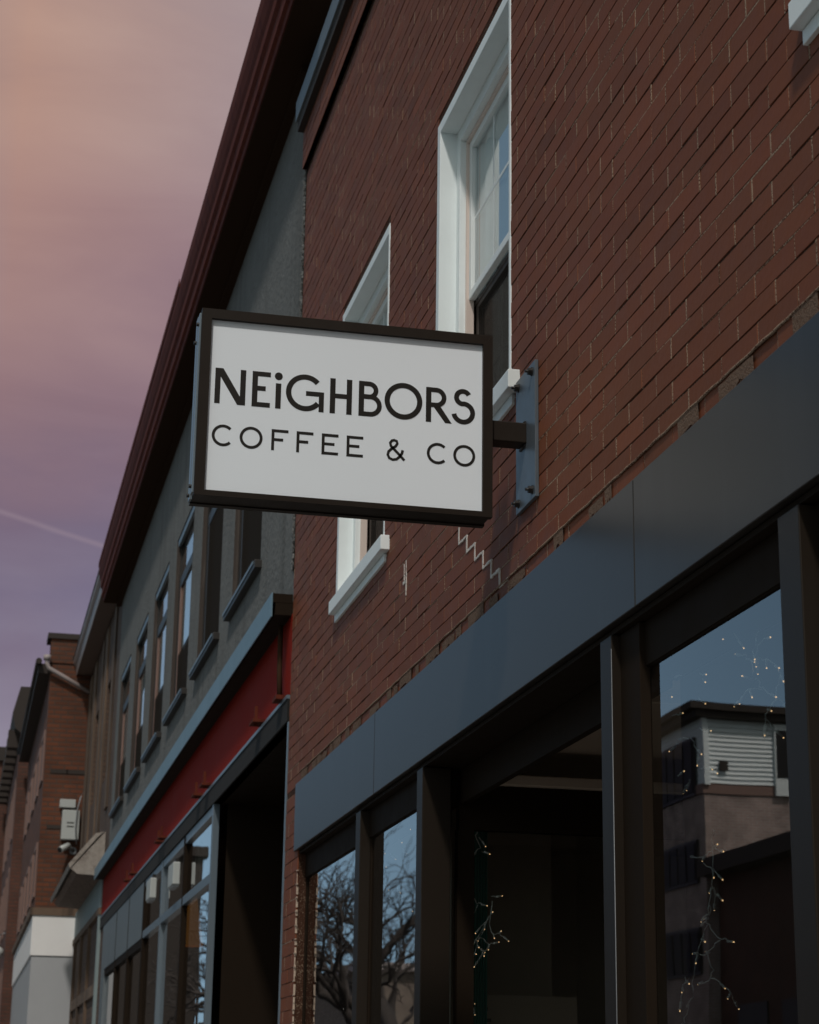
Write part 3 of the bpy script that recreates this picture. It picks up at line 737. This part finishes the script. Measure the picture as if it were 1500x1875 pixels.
for a, b, m in ((11.41, 11.445, BLUET), (14.87, 14.95, BLUET), (16.78, 16.84, BRONZE), (18.60, 18.68, BLUET), (20.36, 20.46, BRONZE), (22.1, 22.18, BRONZE), (23.8, 23.88, BRONZE), (25.5, 26.0, PANELB)):
    MB().box(-.005, .042, a, b, .1, 3.768).build('shopfront_post', m, gb, .002)
MB().box(-.002, .038, 14.95, 18.60, 3.19, 3.26).build('transom', BLUET, gb)
MB().box(-.002, .038, 18.68, 20.36, 3.19, 3.26).build('transom', BLUET, gb)
MB().box(.002, .04, 14.95, 20.36, 3.70, 3.766).build('shopfront_head', BLUET, gb)
for a, b, z0, z1 in ((14.95, 16.78, .6, 3.19), (14.95, 16.78, 3.26, 3.70), (16.84, 18.60, .6, 3.19), (16.84, 18.60, 3.26, 3.70), (18.68, 20.36, .6, 3.19), (18.68, 20.36, 3.26, 3.70), (20.46, 22.1, .6, 3.12), (22.18, 23.8, .6, 3.12), (23.88, 25.5, .6, 3.12)):
    pane(.030, a, b, z0, z1).build('shop_window', SHOPGLASS, gb)
for a, b in ((20.46, 22.08), (22.2, 23.78), (23.9, 25.5)):
    MB().box(-.006, .05, a, b, 3.20, 3.764).build('sign_panel', PANELB, gb)
MB().box(.0, .08, 20.46, 25.5, 3.12, 3.198).build('panel_rail', BRONZE, gb)
MB().box(.0, .2, 14.95, 26, .0, .6).build('stall_riser', BRONZE, gb)
# recessed entrance
c = MB(); c.quad([(.0, 11.46, 3.77), (1.6, 11.46, 3.77), (1.6, 14.87, 3.77), (.0, 14.87, 3.77)]); c.quad([(1.2, 11.46, 0), (1.2, 11.46, 3.77), (1.2, 14.87, 3.77), (1.2, 14.87, 0)])
c.quad([(.1, 14.86, 0), (1.2, 14.86, 0), (1.2, 14.86, 3.77), (.1, 14.86, 3.77)])
c.build('entrance_recess', BRONZE, gb)
MB().box(.55, .60, 13.0, 14.84, 0, 3.76).build('entrance_wall', mat('maroon_panel', (.030, .020, .017), rough=.8), gb)
c = MB(); c.box(.3, 5.5, 14.9, 25.9, .02, 3.76, skip='l'); c.build('shop_interior', INTD, gb)
MB().box(.040, .044, 15.0, 16.35, 3.29, 3.68).build('window_notice', mat('faded_notice', (.42, .38, .33), rough=.8, var=.2, vscale=9, stain=((.12, .09, .07), 6, .5, .9)), gb)

# things seen in that shop's windows
t = thing('pendant_lamp', 'tall orange cone lamp shade hanging inside the stucco building shop window', 'lamp', (.27, 18.4, 2.9))
n = 20; c = MB(); b = 0
for i in range(n): a = 2*math.pi*i/n; c.v.append((.27+.02*math.cos(a), 18.4+.03*math.sin(a), 3.50))
for i in range(n): a = 2*math.pi*i/n; c.v.append((.27+.11*math.cos(a), 18.4+.13*math.sin(a), 2.98))
for i in range(n): c.face([i, (i+1) % n, n+(i+1) % n, n+i], 0, 1, True)
c.build('lamp_shade', ORANGE, t)
MB().tube([(.27, 18.4, 2.965), (.27, 18.4, 2.945)], .12, 16).build('shade_rim', DARKWOOD, t)
MB().tube([(.27, 18.4, 3.4), (.27, 18.4, 3.74)], .006, 6).build('cord', BOLT, t)
for nm, y, z0, lab in ((0, 17.25, 3.58, 'larger white box lamp in front of the transom pane beside the orange lamp shade'), (1, 19.3, 3.66, 'small white box lamp beside the faded blue sign panels')):
    t = thing('box_lamp', lab, 'lamp', (0, y, z0-.2), 'white box lamps in the stucco building shopfront')
    MB().box(-.065, -.003, y-.2, y+.2, z0-.19, z0).build('housing', BOXW, t, .008)
    MB().box(-.055, -.008, y-.18, y+.18, z0-.204, z0-.192).build('diffuser', GREYP, t)
    MB().box(-.03, .0, y-.04, y+.04, z0+.001, z0+.05).build('mount', BOLT, t)

# ------------------------------------------------------------------ brown building with eave
B0, B1 = 26.02, 32.33
bb = thing('brown_building', 'stained brown brick building with taupe eave and low bay roof beyond the stucco building', 'building', (.5, 29, 0))
c = MB(); holes3 = [(29.6, 30.5, 5.9, 7.3), (27.2, 28.1, 5.9, 7.3)]
sheet(c, .006, (B0, B1+3), (0, 8.4), holes3); 
for h in holes3: reveal(c, .006, .2, h)
c.quad([(0, B0, 8.36), (6, B0, 8.36), (6, B1, 8.36), (0, B1, 8.36)])
c.build('wall', BROWNB, bb)
for a, b in ((26.7, 27.1), (28.2, 28.7), (29.0, 29.4), (30.6, 31.1), (31.7, 32.2)):
    MB().box(-.02, .008, a, b, 4.6+random.uniform(0, .9), 8.2).build('pilaster', BROWNS, bb)
for h in holes3:
    MB().box(.14, .18, h[0], h[1], h[2], h[3]).build('window', FRAMEB, bb)
c = MB(); c.box(-.235, .005, 25.4, 32.9, 8.32, 8.345); c.build('soffit', TAUPE, bb)
c = MB(); c.prism_y([(-.245, 8.31), (-.235, 8.31), (-.235, 8.52), (-.262, 8.52)], 25.38, 32.92); c.prism_y([(-.30, 8.50), (-.262, 8.46), (-.262, 8.55), (-.30, 8.56)], 25.38, 32.92); c.build('gutter', GUTTER, bb)
c = MB(); c.box(-.31, .3, 25.38, 32.92, 8.56, 8.60); c.build('roof_edge', DKROOF, bb)
# near gable end of the eave
c = MB(); c.prism_xz([(-.245, 8.31), (.0, 8.31), (.0, 8.58), (-.262, 8.58)], 25.34, 25.375); c.build('eave_end', GUTTER, bb)
# low bay roof
c = MB(); c.prism_y([(-.40, 4.56), (-.34, 4.50), (.0, 4.48), (.0, 5.02)], 26.8, 31.6); o = c.build('bay_roof', SHING, bb)
c = MB(); c.prism_y([(-.46, 4.62), (-.44, 4.56), (-.36, 4.66), (-.1, 4.98), (-.02, 5.06), (-.13, 5.03)], 26.70, 31.65); c.build('roof_boards', PALEG, bb)
c = MB(); c.prism_xz([(-.43, 4.55), (-.34, 4.49), (.0, 4.47), (.0, 5.06)], 26.66, 26.69); c.build('bay_end', PALEG, bb)
MB().box(-.02, .01, 26.6, 32.32, 4.06, 4.47).build('teal_fascia', TEAL, bb)
MB().box(-.04, .01, 26.6, 32.32, 3.97, 4.055).build('fascia_rail', BROWNS, bb)
for a in (26.62, 28.6, 30.3, 31.9): MB().box(-.035, .06, a, a+.14, .1, 3.968).build('shopfront_post', TEAL if a < 27 else BROWNS, bb)
MB().box(-.03, .06, 26.78, 31.9, 2.95, 3.10).build('transom', BROWNS, bb)
for a, b, z0, z1 in ((26.76, 28.6, 3.1, 3.96), (28.74, 30.3, 3.1, 3.96), (30.44, 31.9, 3.1, 3.96), (26.76, 28.6, .6, 2.95), (28.74, 30.3, .6, 2.95), (30.44, 31.9, .6, 2.95)):
    pane(.02, a, b, z0, z1).build('shop_window', SHOPGLASS, bb)
MB().box(.1, .14, 26.7, 32.3, .1, 3.96).build('shop_blind', mat('mottled_window_display', (.10, .09, .085), rough=.6, var=.4, vscale=5, stain=((.35, .40, .40), 3, .62, .9)), bb)

# ------------------------------------------------------------------ rust brick building standing forward
R0, R1 = 32.35, 41.5
rb = thing('rust_brick_building', 'rust coloured brick building with blank side wall, white painted ground floor and dark eave', 'building', (.5, 36, 0))
c = MB(); c.box(-.66, 6, R0, R1, 4.45, 8.52); c.build('wall', RUSTB, rb)
c = MB(); c.box(-.68, 6, R0-.02, R0+.45, 8.5, 8.90); c.build('gable_parapet', RUSTB, rb)
MB().box(-.74, 6, R0-.06, R0+.5, 8.90, 8.99).build('parapet_cap', DKROOF, rb)
MB().box(-.86, -.2, R0+.1, R1+.1, 8.34, 8.50).build('eave', DKROOF, rb)
c = MB(); c.tube([(-.86, R0-.02, 8.52), (-.86, R1, 8.52)], .05, 8); c.build('gutter', DKROOF, rb)
MB().box(-.30, .5, R0-.012, R0+.0, 6.69, 6.76).build('string_course', DKROOF, rb)
MB().box(-.56, -.28, R0-.012, R0+.0, 6.69, 6.76).build('string_course', DKROOF, rb)
MB().box(-.56, -.28, R0-.012, R0+.0, 5.80, 5.86).build('string_course', DKROOF, rb)
c = MB(); c.tube([(-.735, R0-.10, 8.58), (-.735, R0-.10, 8.47), (-.70, R0-.10, 8.39), (-.45, R0-.09, 8.26), (-.02, R0-.08, 8.03)], .036, 10); c.build('downspout', GUTTER, rb)
c = MB(); c.tube([(-.735, R0-.10, 8.52), (-.735, R0-.10, 8.60)], .06, 10); c.build('downspout_hopper', GUTTER, rb)
for z0, z1 in ((6.62, 7.45), (4.75, 5.62)):
    for k in range(5):
        a = R0+.35+k*1.75; c = MB(); ring(c, -.684, -.62, a, a+.95, z0, z1, .09); w = c.build('window', PINKW, rb)
        MB().box(-.668, -.663, a+.09, a+.86, z0+.09, z1-.09).build('glass_pane', DARKGLASSW, w)
MB().box(-.685, 6, R0-.03, R1, 3.81, 4.43).build('white_fascia', WHITEP, rb, .004)
MB().box(-.73, 6, R0-.05, R1, 4.432, 4.55).build('fascia_capping', BROWNS, rb)
MB().box(-.665, 6, R0-.012, R1-.01, 0, 3.80).build('white_wall', GREYP, rb)

t = thing('equipment_box', 'white box on the rust brick side wall with a short lid above it', 'box', (-.19, R0-.1, 5.6))
MB().box(-.33, -.055, R0-.16, R0-.003, 5.62, 6.09).build('housing', BOXW, t, .01)
MB().box(-.38, -.13, R0-.15, R0-.003, 6.13, 6.26).build('lid', BOXW, t, .006)
c = MB(); c.tube([(-.08, R0-.17, 5.55), (-.11, R0-.18, 5.8), (-.10, R0-.18, 6.1), (-.06, R0-.15, 6.3), (.0, R0-.1, 6.42), (.08, R0-.08, 6.45)], .013, 6); c.build('cable', LAMPM, t)
for q in (5.82, 5.88): MB().box(-.25, -.14, R0-.165, R0-.1605, q, q+.015).build('label_strip', BRONZE, t)
t = thing('security_camera', 'white bullet camera mounted under the white box on the rust brick wall', 'camera', (-.25, R0-.1, 5.48))
c = MB(); c.tube([(-.34, R0-.26, 5.44), (-.20, R0-.12, 5.53)], .05, 12); c.build('body', BOXW, t)
c = MB(); c.tube([(-.345, R0-.265, 5.437), (-.34, R0-.26, 5.44)], .042, 12); c.build('lens', BOLT, t)
c = MB(); c.tube([(-.20, R0-.12, 5.52), (-.12, R0-.02, 5.46)], .03, 8); c.tube([(-.12, R0-.03, 5.46), (-.12, R0-.003, 5.46)], .06, 10); c.build('mount', LAMPM, t)

# farther buildings
D0 = 41.9
db = thing('dark_cornice_building', 'dark brick building with heavy projecting cornice beyond the rust brick one', 'building', (.5, 46, 0))
MB().box(-.86, 6, D0, 51.0, 0, 9.6).build('wall', DARKB, db)
c = MB(); c.prism_y([(-.86, 9.0), (-.98, 9.1), (-1.05, 9.42), (-.92, 9.98), (6, 9.98), (6, 9.0)], D0-.05, 51); c.build('cornice', DKROOF, db)
for k in range(9): MB().box(-1.10-.0*k, -.86, D0+.35+k*1.02, D0+.75+k*1.02, 8.75, 9.12).build('corbel', DKROOF, db)
for z0 in (6.9, 5.0, 3.0):
    for k in range(4):
        a = D0+.8+k*2.1; c = MB(); ring(c, -.878, -.84, a, a+1.0, z0, z0+1.3, .08); w = c.build('window', PINKW, db)
        MB().box(-.866, -.862, a+.08, a+.92, z0+.08, z0+1.22).build('glass_pane', DARKGLASSW, w)
eb = thing('far_brick_building', 'farthest red brick building at the left edge with dark roofline', 'building', (.5, 56, 0))
MB().box(-1.12, 6, 51.2, 63, 0, 9.9).build('wall', DARKB, eb)
MB().box(-1.30, 6, 51.1, 63.1, 9.9, 10.25).build('cornice', DKROOF, eb)
for k in range(5):
    a = 52.2+k*2.1; w = MB().box(-1.15, -1.118, a, a+1.0, 7.6, 9.0).build('window', PINKW, eb)
    MB().box(-1.16, -1.151, a+.1, a+.9, 7.7, 8.9).build('glass_pane', DARKGLASSW, w)
t = thing('shop_lantern', 'pale round hanging lantern on the far brick frontage at the left edge', 'lamp', (-.93, 43, 4.6))
MB().sphere((-.98, 42.6, 4.55), .12).build('globe', BOXW, t)
MB().tube([(-.98, 42.6, 4.66), (-.98, 42.6, 4.9), (-.86, 42.6, 4.95)], .02, 8).build('arm', LAMPM, t)

# ------------------------------------------------------------------ across the street (seen mirrored in the glass)
sb = thing('siding_building', 'corner building with pale clapboard upper storey and brick below across the street', 'building', (-22, 64, 0))
c = MB(); c.box(-34, -20, 57.2, 78, 0, 11.0); c.build('brick_wall', brick_mat('weathered_brick', (.36, .25, .22), (.28, .19, .17), (.40, .37, .34), .3, .09, var=.25), sb)
MB().box(-34.1, -19.95, 57.15, 78, 10.95, 11.25).build('storey_band', PINKW, sb)
MB().box(-33.98, -20.02, 57.19, 78, 11.2, 13.3).build('upper_wall', SIDING, sb)
c = MB()
for k in range(15):
    z0 = 11.27+k*.145; c.prism_y([(-20.0, z0), (-20.02, z0+.14), (-20.03, z0+.14), (-20.03, z0)], 57.3, 78)
    q = len(c.v); c.v += [(-33.9, 57.12, z0), (-20.1, 57.12, z0), (-20.1, 57.18, z0+.14), (-33.9, 57.18, z0+.14)]; c.face([q, q+1, q+2, q+3])
    q = len(c.v); c.v += [(-33.9, 57.12, z0), (-20.1, 57.12, z0), (-20.1, 57.18, z0), (-33.9, 57.18, z0)]; c.face([q, q+3, q+2, q+1])
c.build('clapboards', SIDING, sb)
c = MB(); c.box(-34.4, -19.7, 56.8, 78.2, 13.25, 13.45); c.box(-34.5, -19.5, 56.65, 78.3, 13.46, 13.68); c.build('roof_cornice', DKROOF, sb)
MB().box(-20.16, -19.98, 57.05, 57.25, 11.2, 13.3).build('corner_board', SIDING, sb)
MB().box(-22.8, -22.3, 57.02, 57.2, 10.95, 13.2).build('window', SASHW, sb)
MB().box(-22.75, -22.35, 57.0, 57.03, 11.5, 13.0).build('window_glass', DARKGLASSW, sb)
MB().box(-20.75, -20.5, 57.0, 57.1, 11.65, 11.95).build('vent', DKROOF, sb)
for z0, z1 in ((10.95, 12.75), (8.3, 9.6), (5.6, 7.0)):
    for k in range(5):
        a = 57.7+k*3.9; w = MB().box(-20.02, -19.93, a, a+3.1, z0, z1).build('window', FRAMEB, sb)
        c = MB()
        for q in range(4): c.box(-19.93, -19.90, a+.1+q*.75, a+.7+q*.75, z0+.1, z1-.1)
        c.build('glass_pane', DARKGLASSW, w)
lb = thing('low_dark_building', 'low dark shop building across the street in front of the clapboard one', 'building', (-22, 48, 0))
MB().box(-34, -20.3, 30, 57.0, 0, 8.4).build('wall', DARKB, lb)
MB().box(-34, -19.7, 29.8, 57.1, 8.4, 8.9).build('cornice', DKROOF, lb)
for k in range(8): MB().box(-20.32, -20.25, 31+k*3.2, 33.2+k*3.2, 2.6, 4.6).build('window', FRAMEB, lb)
t = thing('reflected_dark_block', 'tall unseen dark block added to darken the shop pane reflections', 'building', (-19, 215, 0))  # unseen block, added so the neighbouring shop panes mirror something dark
MB().box(-22.2, -9.5, 205, 230, 0, 26).build('wall', DKROOF, t)
MB().box(-22.6, -9.0, 204.5, 230.5, 26, 27).build('cornice', DKROOF, t)
t = thing('white_house', 'white clapboard house far down the opposite side of the street', 'building', (-18, 150, 0))
MB().box(-21, -16.2, 145, 155, 0, 6.6).build('wall', SIDING, t)
MB().prism_y([(-21.6, 6.5), (-15.6, 6.5), (-18.6, 8.4)], 144.5, 155.5).build('roof', LAMPM, t)
for k in range(3): MB().box(-20.4+k*1.5, -19.6+k*1.5, 144.95, 144.99, 3.6, 5.3).build('window', DARKGLASSW, t)
t = thing('far_block', 'pale low block far down the street behind the bare trees', 'building', (-30, 140, 0))
MB().box(-60, -22, 120, 150, 0, 9.5).build('wall', brick_mat('far_wall', (.22, .17, .14), (.2, .16, .13), (.2, .17, .15), .6, .3), t)
MB().box(-60.5, -21.5, 119.5, 150.5, 9.5, 10).build('roof_edge', GUTTER, t)

def tree(name, label, x, y, h, seed, lean=(0, 0)):
    rnd = random.Random(seed); t = thing(name, label, 'tree', (x, y, 0), 'bare winter trees across the street')
    tr = MB(); cr = MB()
    def grow(mb, p, d, ln, r, lv):
        pts = [p]; q = p.copy(); dd = d.copy(); m = 4
        for i in range(m):
            dd = (dd + Vector((rnd.gauss(0, .13), rnd.gauss(0, .13), rnd.gauss(0.02, .08)))).normalized(); q = q+dd*ln/m; pts.append(q.copy())
        mb.tube(pts, r, 7 if lv < 2 else 4, r1=r*.62, cap=False)
        if lv >= 6: return
        nb = 3
        for i in range(nb):
            a = rnd.uniform(0, 2*math.pi); sp = rnd.uniform(.35, .85)
            u = dd.orthogonal().normalized(); v = dd.cross(u)
            nd = (dd*math.cos(sp) + (u*math.cos(a)+v*math.sin(a))*math.sin(sp)).normalized(); nd.z += .08
            st = pts[-1] if i < 2 else pts[rnd.choice((2, 3))]
            grow(cr, st, nd.normalized(), ln*rnd.uniform(.62, .84), r*.60*rnd.uniform(.8, 1.05), lv+1)
    grow(tr, Vector((x, y, 0)), Vector((lean[0], lean[1], 1)).normalized(), h*.25, h*.028, 0)
    tr.build('trunk', BARK, t); cr.build('crown', BARK, t)
tree('bare_tree', 'tall bare tree across the street nearest the clapboard building', -13.2, 66, 16.5, 3)
tree('bare_tree', 'bare tree with spreading limbs across the street, middle of the row', -15.3, 84, 18, 11)
tree('bare_tree', 'bare tree farthest down the street across from the shops', -14.3, 98, 16, 23)
t = thing('street_lamp', 'grey street lamp with curved arm across the street', 'street lamp', (-9.5, 47, 0))
MB().tube([(-9.5, 47, 0), (-9.5, 47, 8.6)], .09, 10, r1=.06).build('pole', LAMPM, t)
MB().tube([(-9.5, 47, 8.5), (-9.1, 46.8, 8.8), (-8.3, 46.4, 8.9), (-7.5, 46, 8.85)], .05, 8).build('arm', LAMPM, t)
MB().box(-7.7, -7.0, 45.8, 46.1, 8.74, 8.86).build('lamp_head', LAMPM, t, .03)

# ------------------------------------------------------------------ fairy lights and things inside the coffee shop
def W(x, y, d):   # image pixel of the photograph -> point on the plane x = d
    r = px_ray(x, y); k = (d+1.8)/r.x; return CAMP + r*k
def WY(x, y, Y):
    r = px_ray(x, y); return CAMP + r*(Y/r.y)
def fairy(label, strands, plane, seed):
    rnd = random.Random(seed)
    fn = (lambda p: W(p[0], p[1], plane[1]+rnd.uniform(-.01, .03))) if plane[0] == 'x' else (lambda p: WY(p[0], p[1], plane[1]+rnd.uniform(-.01, .02)))
    t = thing('fairy_lights', label, 'string lights', tuple(fn(strands[0][0])), 'fairy lights hung inside the coffee shop glass')
    cord = MB(); sock = MB(); bl = MB()
    for s_ in strands:
        P = [fn(p) for p in s_]
        pts = []
        for i in range(len(P)-1):
            for k in range(3):
                u = k/3; pts.append(P[i].lerp(P[i+1], u)+Vector((rnd.gauss(0, .002), rnd.gauss(0, .003), rnd.gauss(0, .003))))
        pts.append(P[-1])
        cord.tube(pts, .0018, 5)
        d = (P[-1]-P[-2]).normalized(); e = P[-1]
        sock.tube([e-d*.002, e+d*.022], .0042, 7, r1=.0030); bl.sphere(e+d*.025, .0021, 4)
        for m in range(1, len(P)-1):
            if rnd.random() < .4:
                dv = Vector((0, rnd.uniform(-1, 1), rnd.uniform(-1, .2))).normalized(); a = P[m]
                sock.tube([a, a+dv*.022], .0038, 7, r1=.003); bl.sphere(a+dv*.025, .0021, 4)
    cord.build('cord', CORD, t); sock.build('bulb_sockets', CORD, t); bl.build('bulbs', BULB, t)
z1 = lambda x, y: (820+x/3.947, 1400+y/3.947)
S = [[z1(172, 228), z1(177, 298)], [z1(200, 240), z1(147, 320)], [z1(215, 300), z1(212, 352)], [z1(290, 320), z1(315, 352)], [z1(380, 380), z1(406, 407)],
     [z1(100, 360), z1(87, 404)], [z1(212, 360), z1(240, 400), z1(271, 428)], [z1(150, 380), z1(127, 421)], [z1(120, 430), z1(104, 470)], [z1(212, 474), z1(214, 540), z1(230, 600), z1(200, 640)],
     [z1(228, 520), z1(251, 556)], [z1(72, 560), z1(95, 580)], [z1(150, 600), z1(157, 640)], [z1(240, 620), z1(268, 632)], [z1(180, 730), z1(155, 728)], [z1(60, 720), z1(80, 746)], [z1(150, 750), z1(158, 792)], [z1(88, 780), z1(91, 808)],
     [z1(180, 870), z1(148, 932), z1(112, 940)], [z1(148, 932), z1(185, 965), z1(215, 1005), z1(245, 1012)], [z1(218, 1010), z1(200, 1070), z1(155, 1123)],
     [z1(318, 960), z1(355, 955)], [z1(322, 975), z1(315, 1080), z1(270, 1150), z1(205, 1265)], [z1(300, 1085), z1(270, 1170), z1(230, 1250), z1(300, 1300), z1(335, 1292)],
     [z1(310, 1100), z1(300, 1165), z1(330, 1225), z1(375, 1218), z1(408, 1248)], [z1(262, 1145), z1(228, 1187)], [z1(215, 1270), z1(215, 1310), z1(243, 1336)], [z1(300, 1300), z1(255, 1360), z1(213, 1428)],
     [z1(212, 1310), z1(195, 1370), z1(183, 1480), z1(182, 1582)], [z1(180, 1590), z1(150, 1660), z1(120, 1700), z1(93, 1725)], [z1(120, 1705), z1(165, 1720)], [z1(125, 1740), z1(124, 1875)], [z1(180, 1740), z1(188, 1775)]]
fairy('tangled white fairy lights by the teal curtain beside the coffee shop entrance', S, ('y', 8.1), 5)
z2 = lambda x, y: (1000+x/2.142, 1000+y/2.142)
S = [[z2(770, 260), z2(784, 270)], [z2(720, 345), z2(700, 330), z2(683, 332)], [z2(735, 335), z2(760, 316)], [z2(735, 335), z2(757, 370)], [z2(835, 330), z2(820, 390), z2(872, 362)], [z2(815, 395), z2(818, 430)], [z2(828, 395), z2(826, 442)], [z2(830, 395), z2(831, 472)],
     [z2(808, 520), z2(806, 450), z2(785, 432), z2(759, 427)], [z2(826, 442), z2(865, 440), z2(900, 470), z2(922, 505), z2(906, 555), z2(905, 590), z2(934, 622)], [z2(905, 595), z2(870, 640), z2(862, 672), z2(860, 706)], [z2(862, 672), z2(885, 705), z2(905, 725)],
     [z2(850, 560), z2(835, 530), z2(803, 520)], [z2(850, 560), z2(886, 582)], [z2(850, 560), z2(800, 565), z2(770, 590), z2(753, 611)], [z2(530, 508), z2(512, 512)], [z2(610, 498), z2(624, 502)], [z2(615, 520), z2(623, 531)], [z2(475, 585), z2(489, 590)], [z2(600, 590), z2(617, 609)], [z2(500, 665), z2(529, 657)],
     [z2(600, 715), z2(640, 723)], [z2(565, 752), z2(528, 757)], [z2(570, 750), z2(600, 800), z2(597, 830)], [z2(520, 775), z2(507, 786)], [z2(520, 900), z2(530, 892)], [z2(568, 910), z2(560, 934)], [z2(552, 940), z2(545, 956)], [z2(610, 870), z2(640, 868), z2(666, 887)]]
fairy('fairy lights spread across the top of the large right-hand shop window', S, ('x', .12), 6)
S = [[z2(660, 1110), z2(650, 1150), z2(660, 1180), z2(690, 1195)], [z2(660, 1180), z2(625, 1215), z2(574, 1218)], [z2(620, 1243), z2(655, 1265), z2(680, 1294)], [z2(655, 1180), z2(655, 1290), z2(652, 1340), z2(675, 1368)], [z2(662, 1350), z2(661, 1407)],
     [z2(652, 1340), z2(640, 1430), z2(622, 1455)], [z2(640, 1400), z2(635, 1460), z2(614, 1483)], [z2(630, 1470), z2(650, 1500), z2(680, 1545), z2(715, 1550)], [z2(680, 1548), z2(640, 1595), z2(593, 1598)], [z2(630, 1480), z2(612, 1540), z2(597, 1600)],
     [z2(632, 1598), z2(648, 1650), z2(648, 1695), z2(612, 1712)], [z2(648, 1695), z2(690, 1720), z2(725, 1755), z2(743, 1790)], [z2(597, 1605), z2(580, 1680), z2(575, 1770), z2(556, 1802)], [z2(560, 1690), z2(540, 1720), z2(530, 1790)], [z2(560, 1800), z2(548, 1850), z2(536, 1875)], [z2(545, 1690), z2(559, 1713)]]
fairy('fairy lights trailing down the lower half of the right-hand shop window', S, ('x', .12), 8)
z3 = lambda x, y: (500+x/3, 1250+y/3)
S = [[z3(600, 920), z3(612, 936)], [z3(640, 940), z3(655, 954)], [z3(690, 860), z3(706, 877)], [z3(735, 790), z3(750, 802)], [z3(712, 915), z3(725, 930)], [z3(610, 1100), z3(620, 1115)], [z3(675, 1130), z3(690, 1146)], [z3(640, 1190), z3(638, 1180)], [z3(700, 1165), z3(709, 1178)], [z3(750, 1235), z3(760, 1248)], [z3(610, 1285), z3(622, 1298)], [z3(605, 940), z3(620, 1005)], [z3(362, 970), z3(368, 985)], [z3(450, 925), z3(454, 935)]]
fairy('sparse fairy lights behind the two narrow left-hand shop windows', S, ('x', .12), 9)

p0, p1 = WY(868, 1480, 8.75), WY(893, 1480, 8.75)
c = MB(); n = 10
for k in range(n):
    u0 = p0.x+(p1.x-p0.x)*k/n; u1 = p0.x+(p1.x-p0.x)*(k+1)/n; ya = 8.75+.012*(k % 2); yb = 8.75+.012*((k+1) % 2)
    c.quad([(u0, ya, .6), (u1, yb, .6), (u1, yb, 3.02), (u0, ya, 3.02)])
tag(c.build('curtain', TEALP), 'narrow teal curtain hanging behind the entrance sidelight', 'curtain')
t = thing('menu_board', 'dim menu board low behind the entrance sidelight', 'board', (.6, 9.0, 1.9))
MB().box(.50, 1.0, 9.0, 9.03, 1.5, 2.10).build('board', INT, t)
c = MB()
for k in range(9): c.box(.52, .52+random.uniform(.05, .12), 8.992, 8.998, 2.03-k*.05, 2.045-k*.05)
c.build('text_lines', INTD, t)
t = thing('potted_plant', 'leafy potted plant standing inside the right-hand shop window', 'plant', (.55, 4.9, 1.2))
MB().tube([(.55, 4.9, 1.2), (.55, 4.9, 1.45)], .09, 14, r1=.12).build('pot', POTM, t)
MB().box(.35, .85, 4.5, 5.2, 1.14, 1.199).build('saucer_shelf', DARKWOOD, t)
c = MB(); rnd = random.Random(4)
for k in range(16):
    a = rnd.uniform(0, 6.28); ln = rnd.uniform(.35, .7); out = rnd.uniform(.12, .35)
    P = [Vector((.55, 4.9, 1.43))+Vector((math.cos(a)*out*u, math.sin(a)*out*u, ln*(u-.35*u*u))) for u in (0, .3, .6, .85, 1.0)]
    for i in range(4):
        s0 = (.004, .012, .026, .022, .002)[i]; s1 = (.004, .012, .026, .022, .002)[i+1]; n_ = Vector((-math.sin(a), math.cos(a), 0))
        c.quad([P[i]-n_*s0, P[i]+n_*s0, P[i+1]+n_*s1, P[i+1]-n_*s1])
c.build('leaves', LEAFM, t)
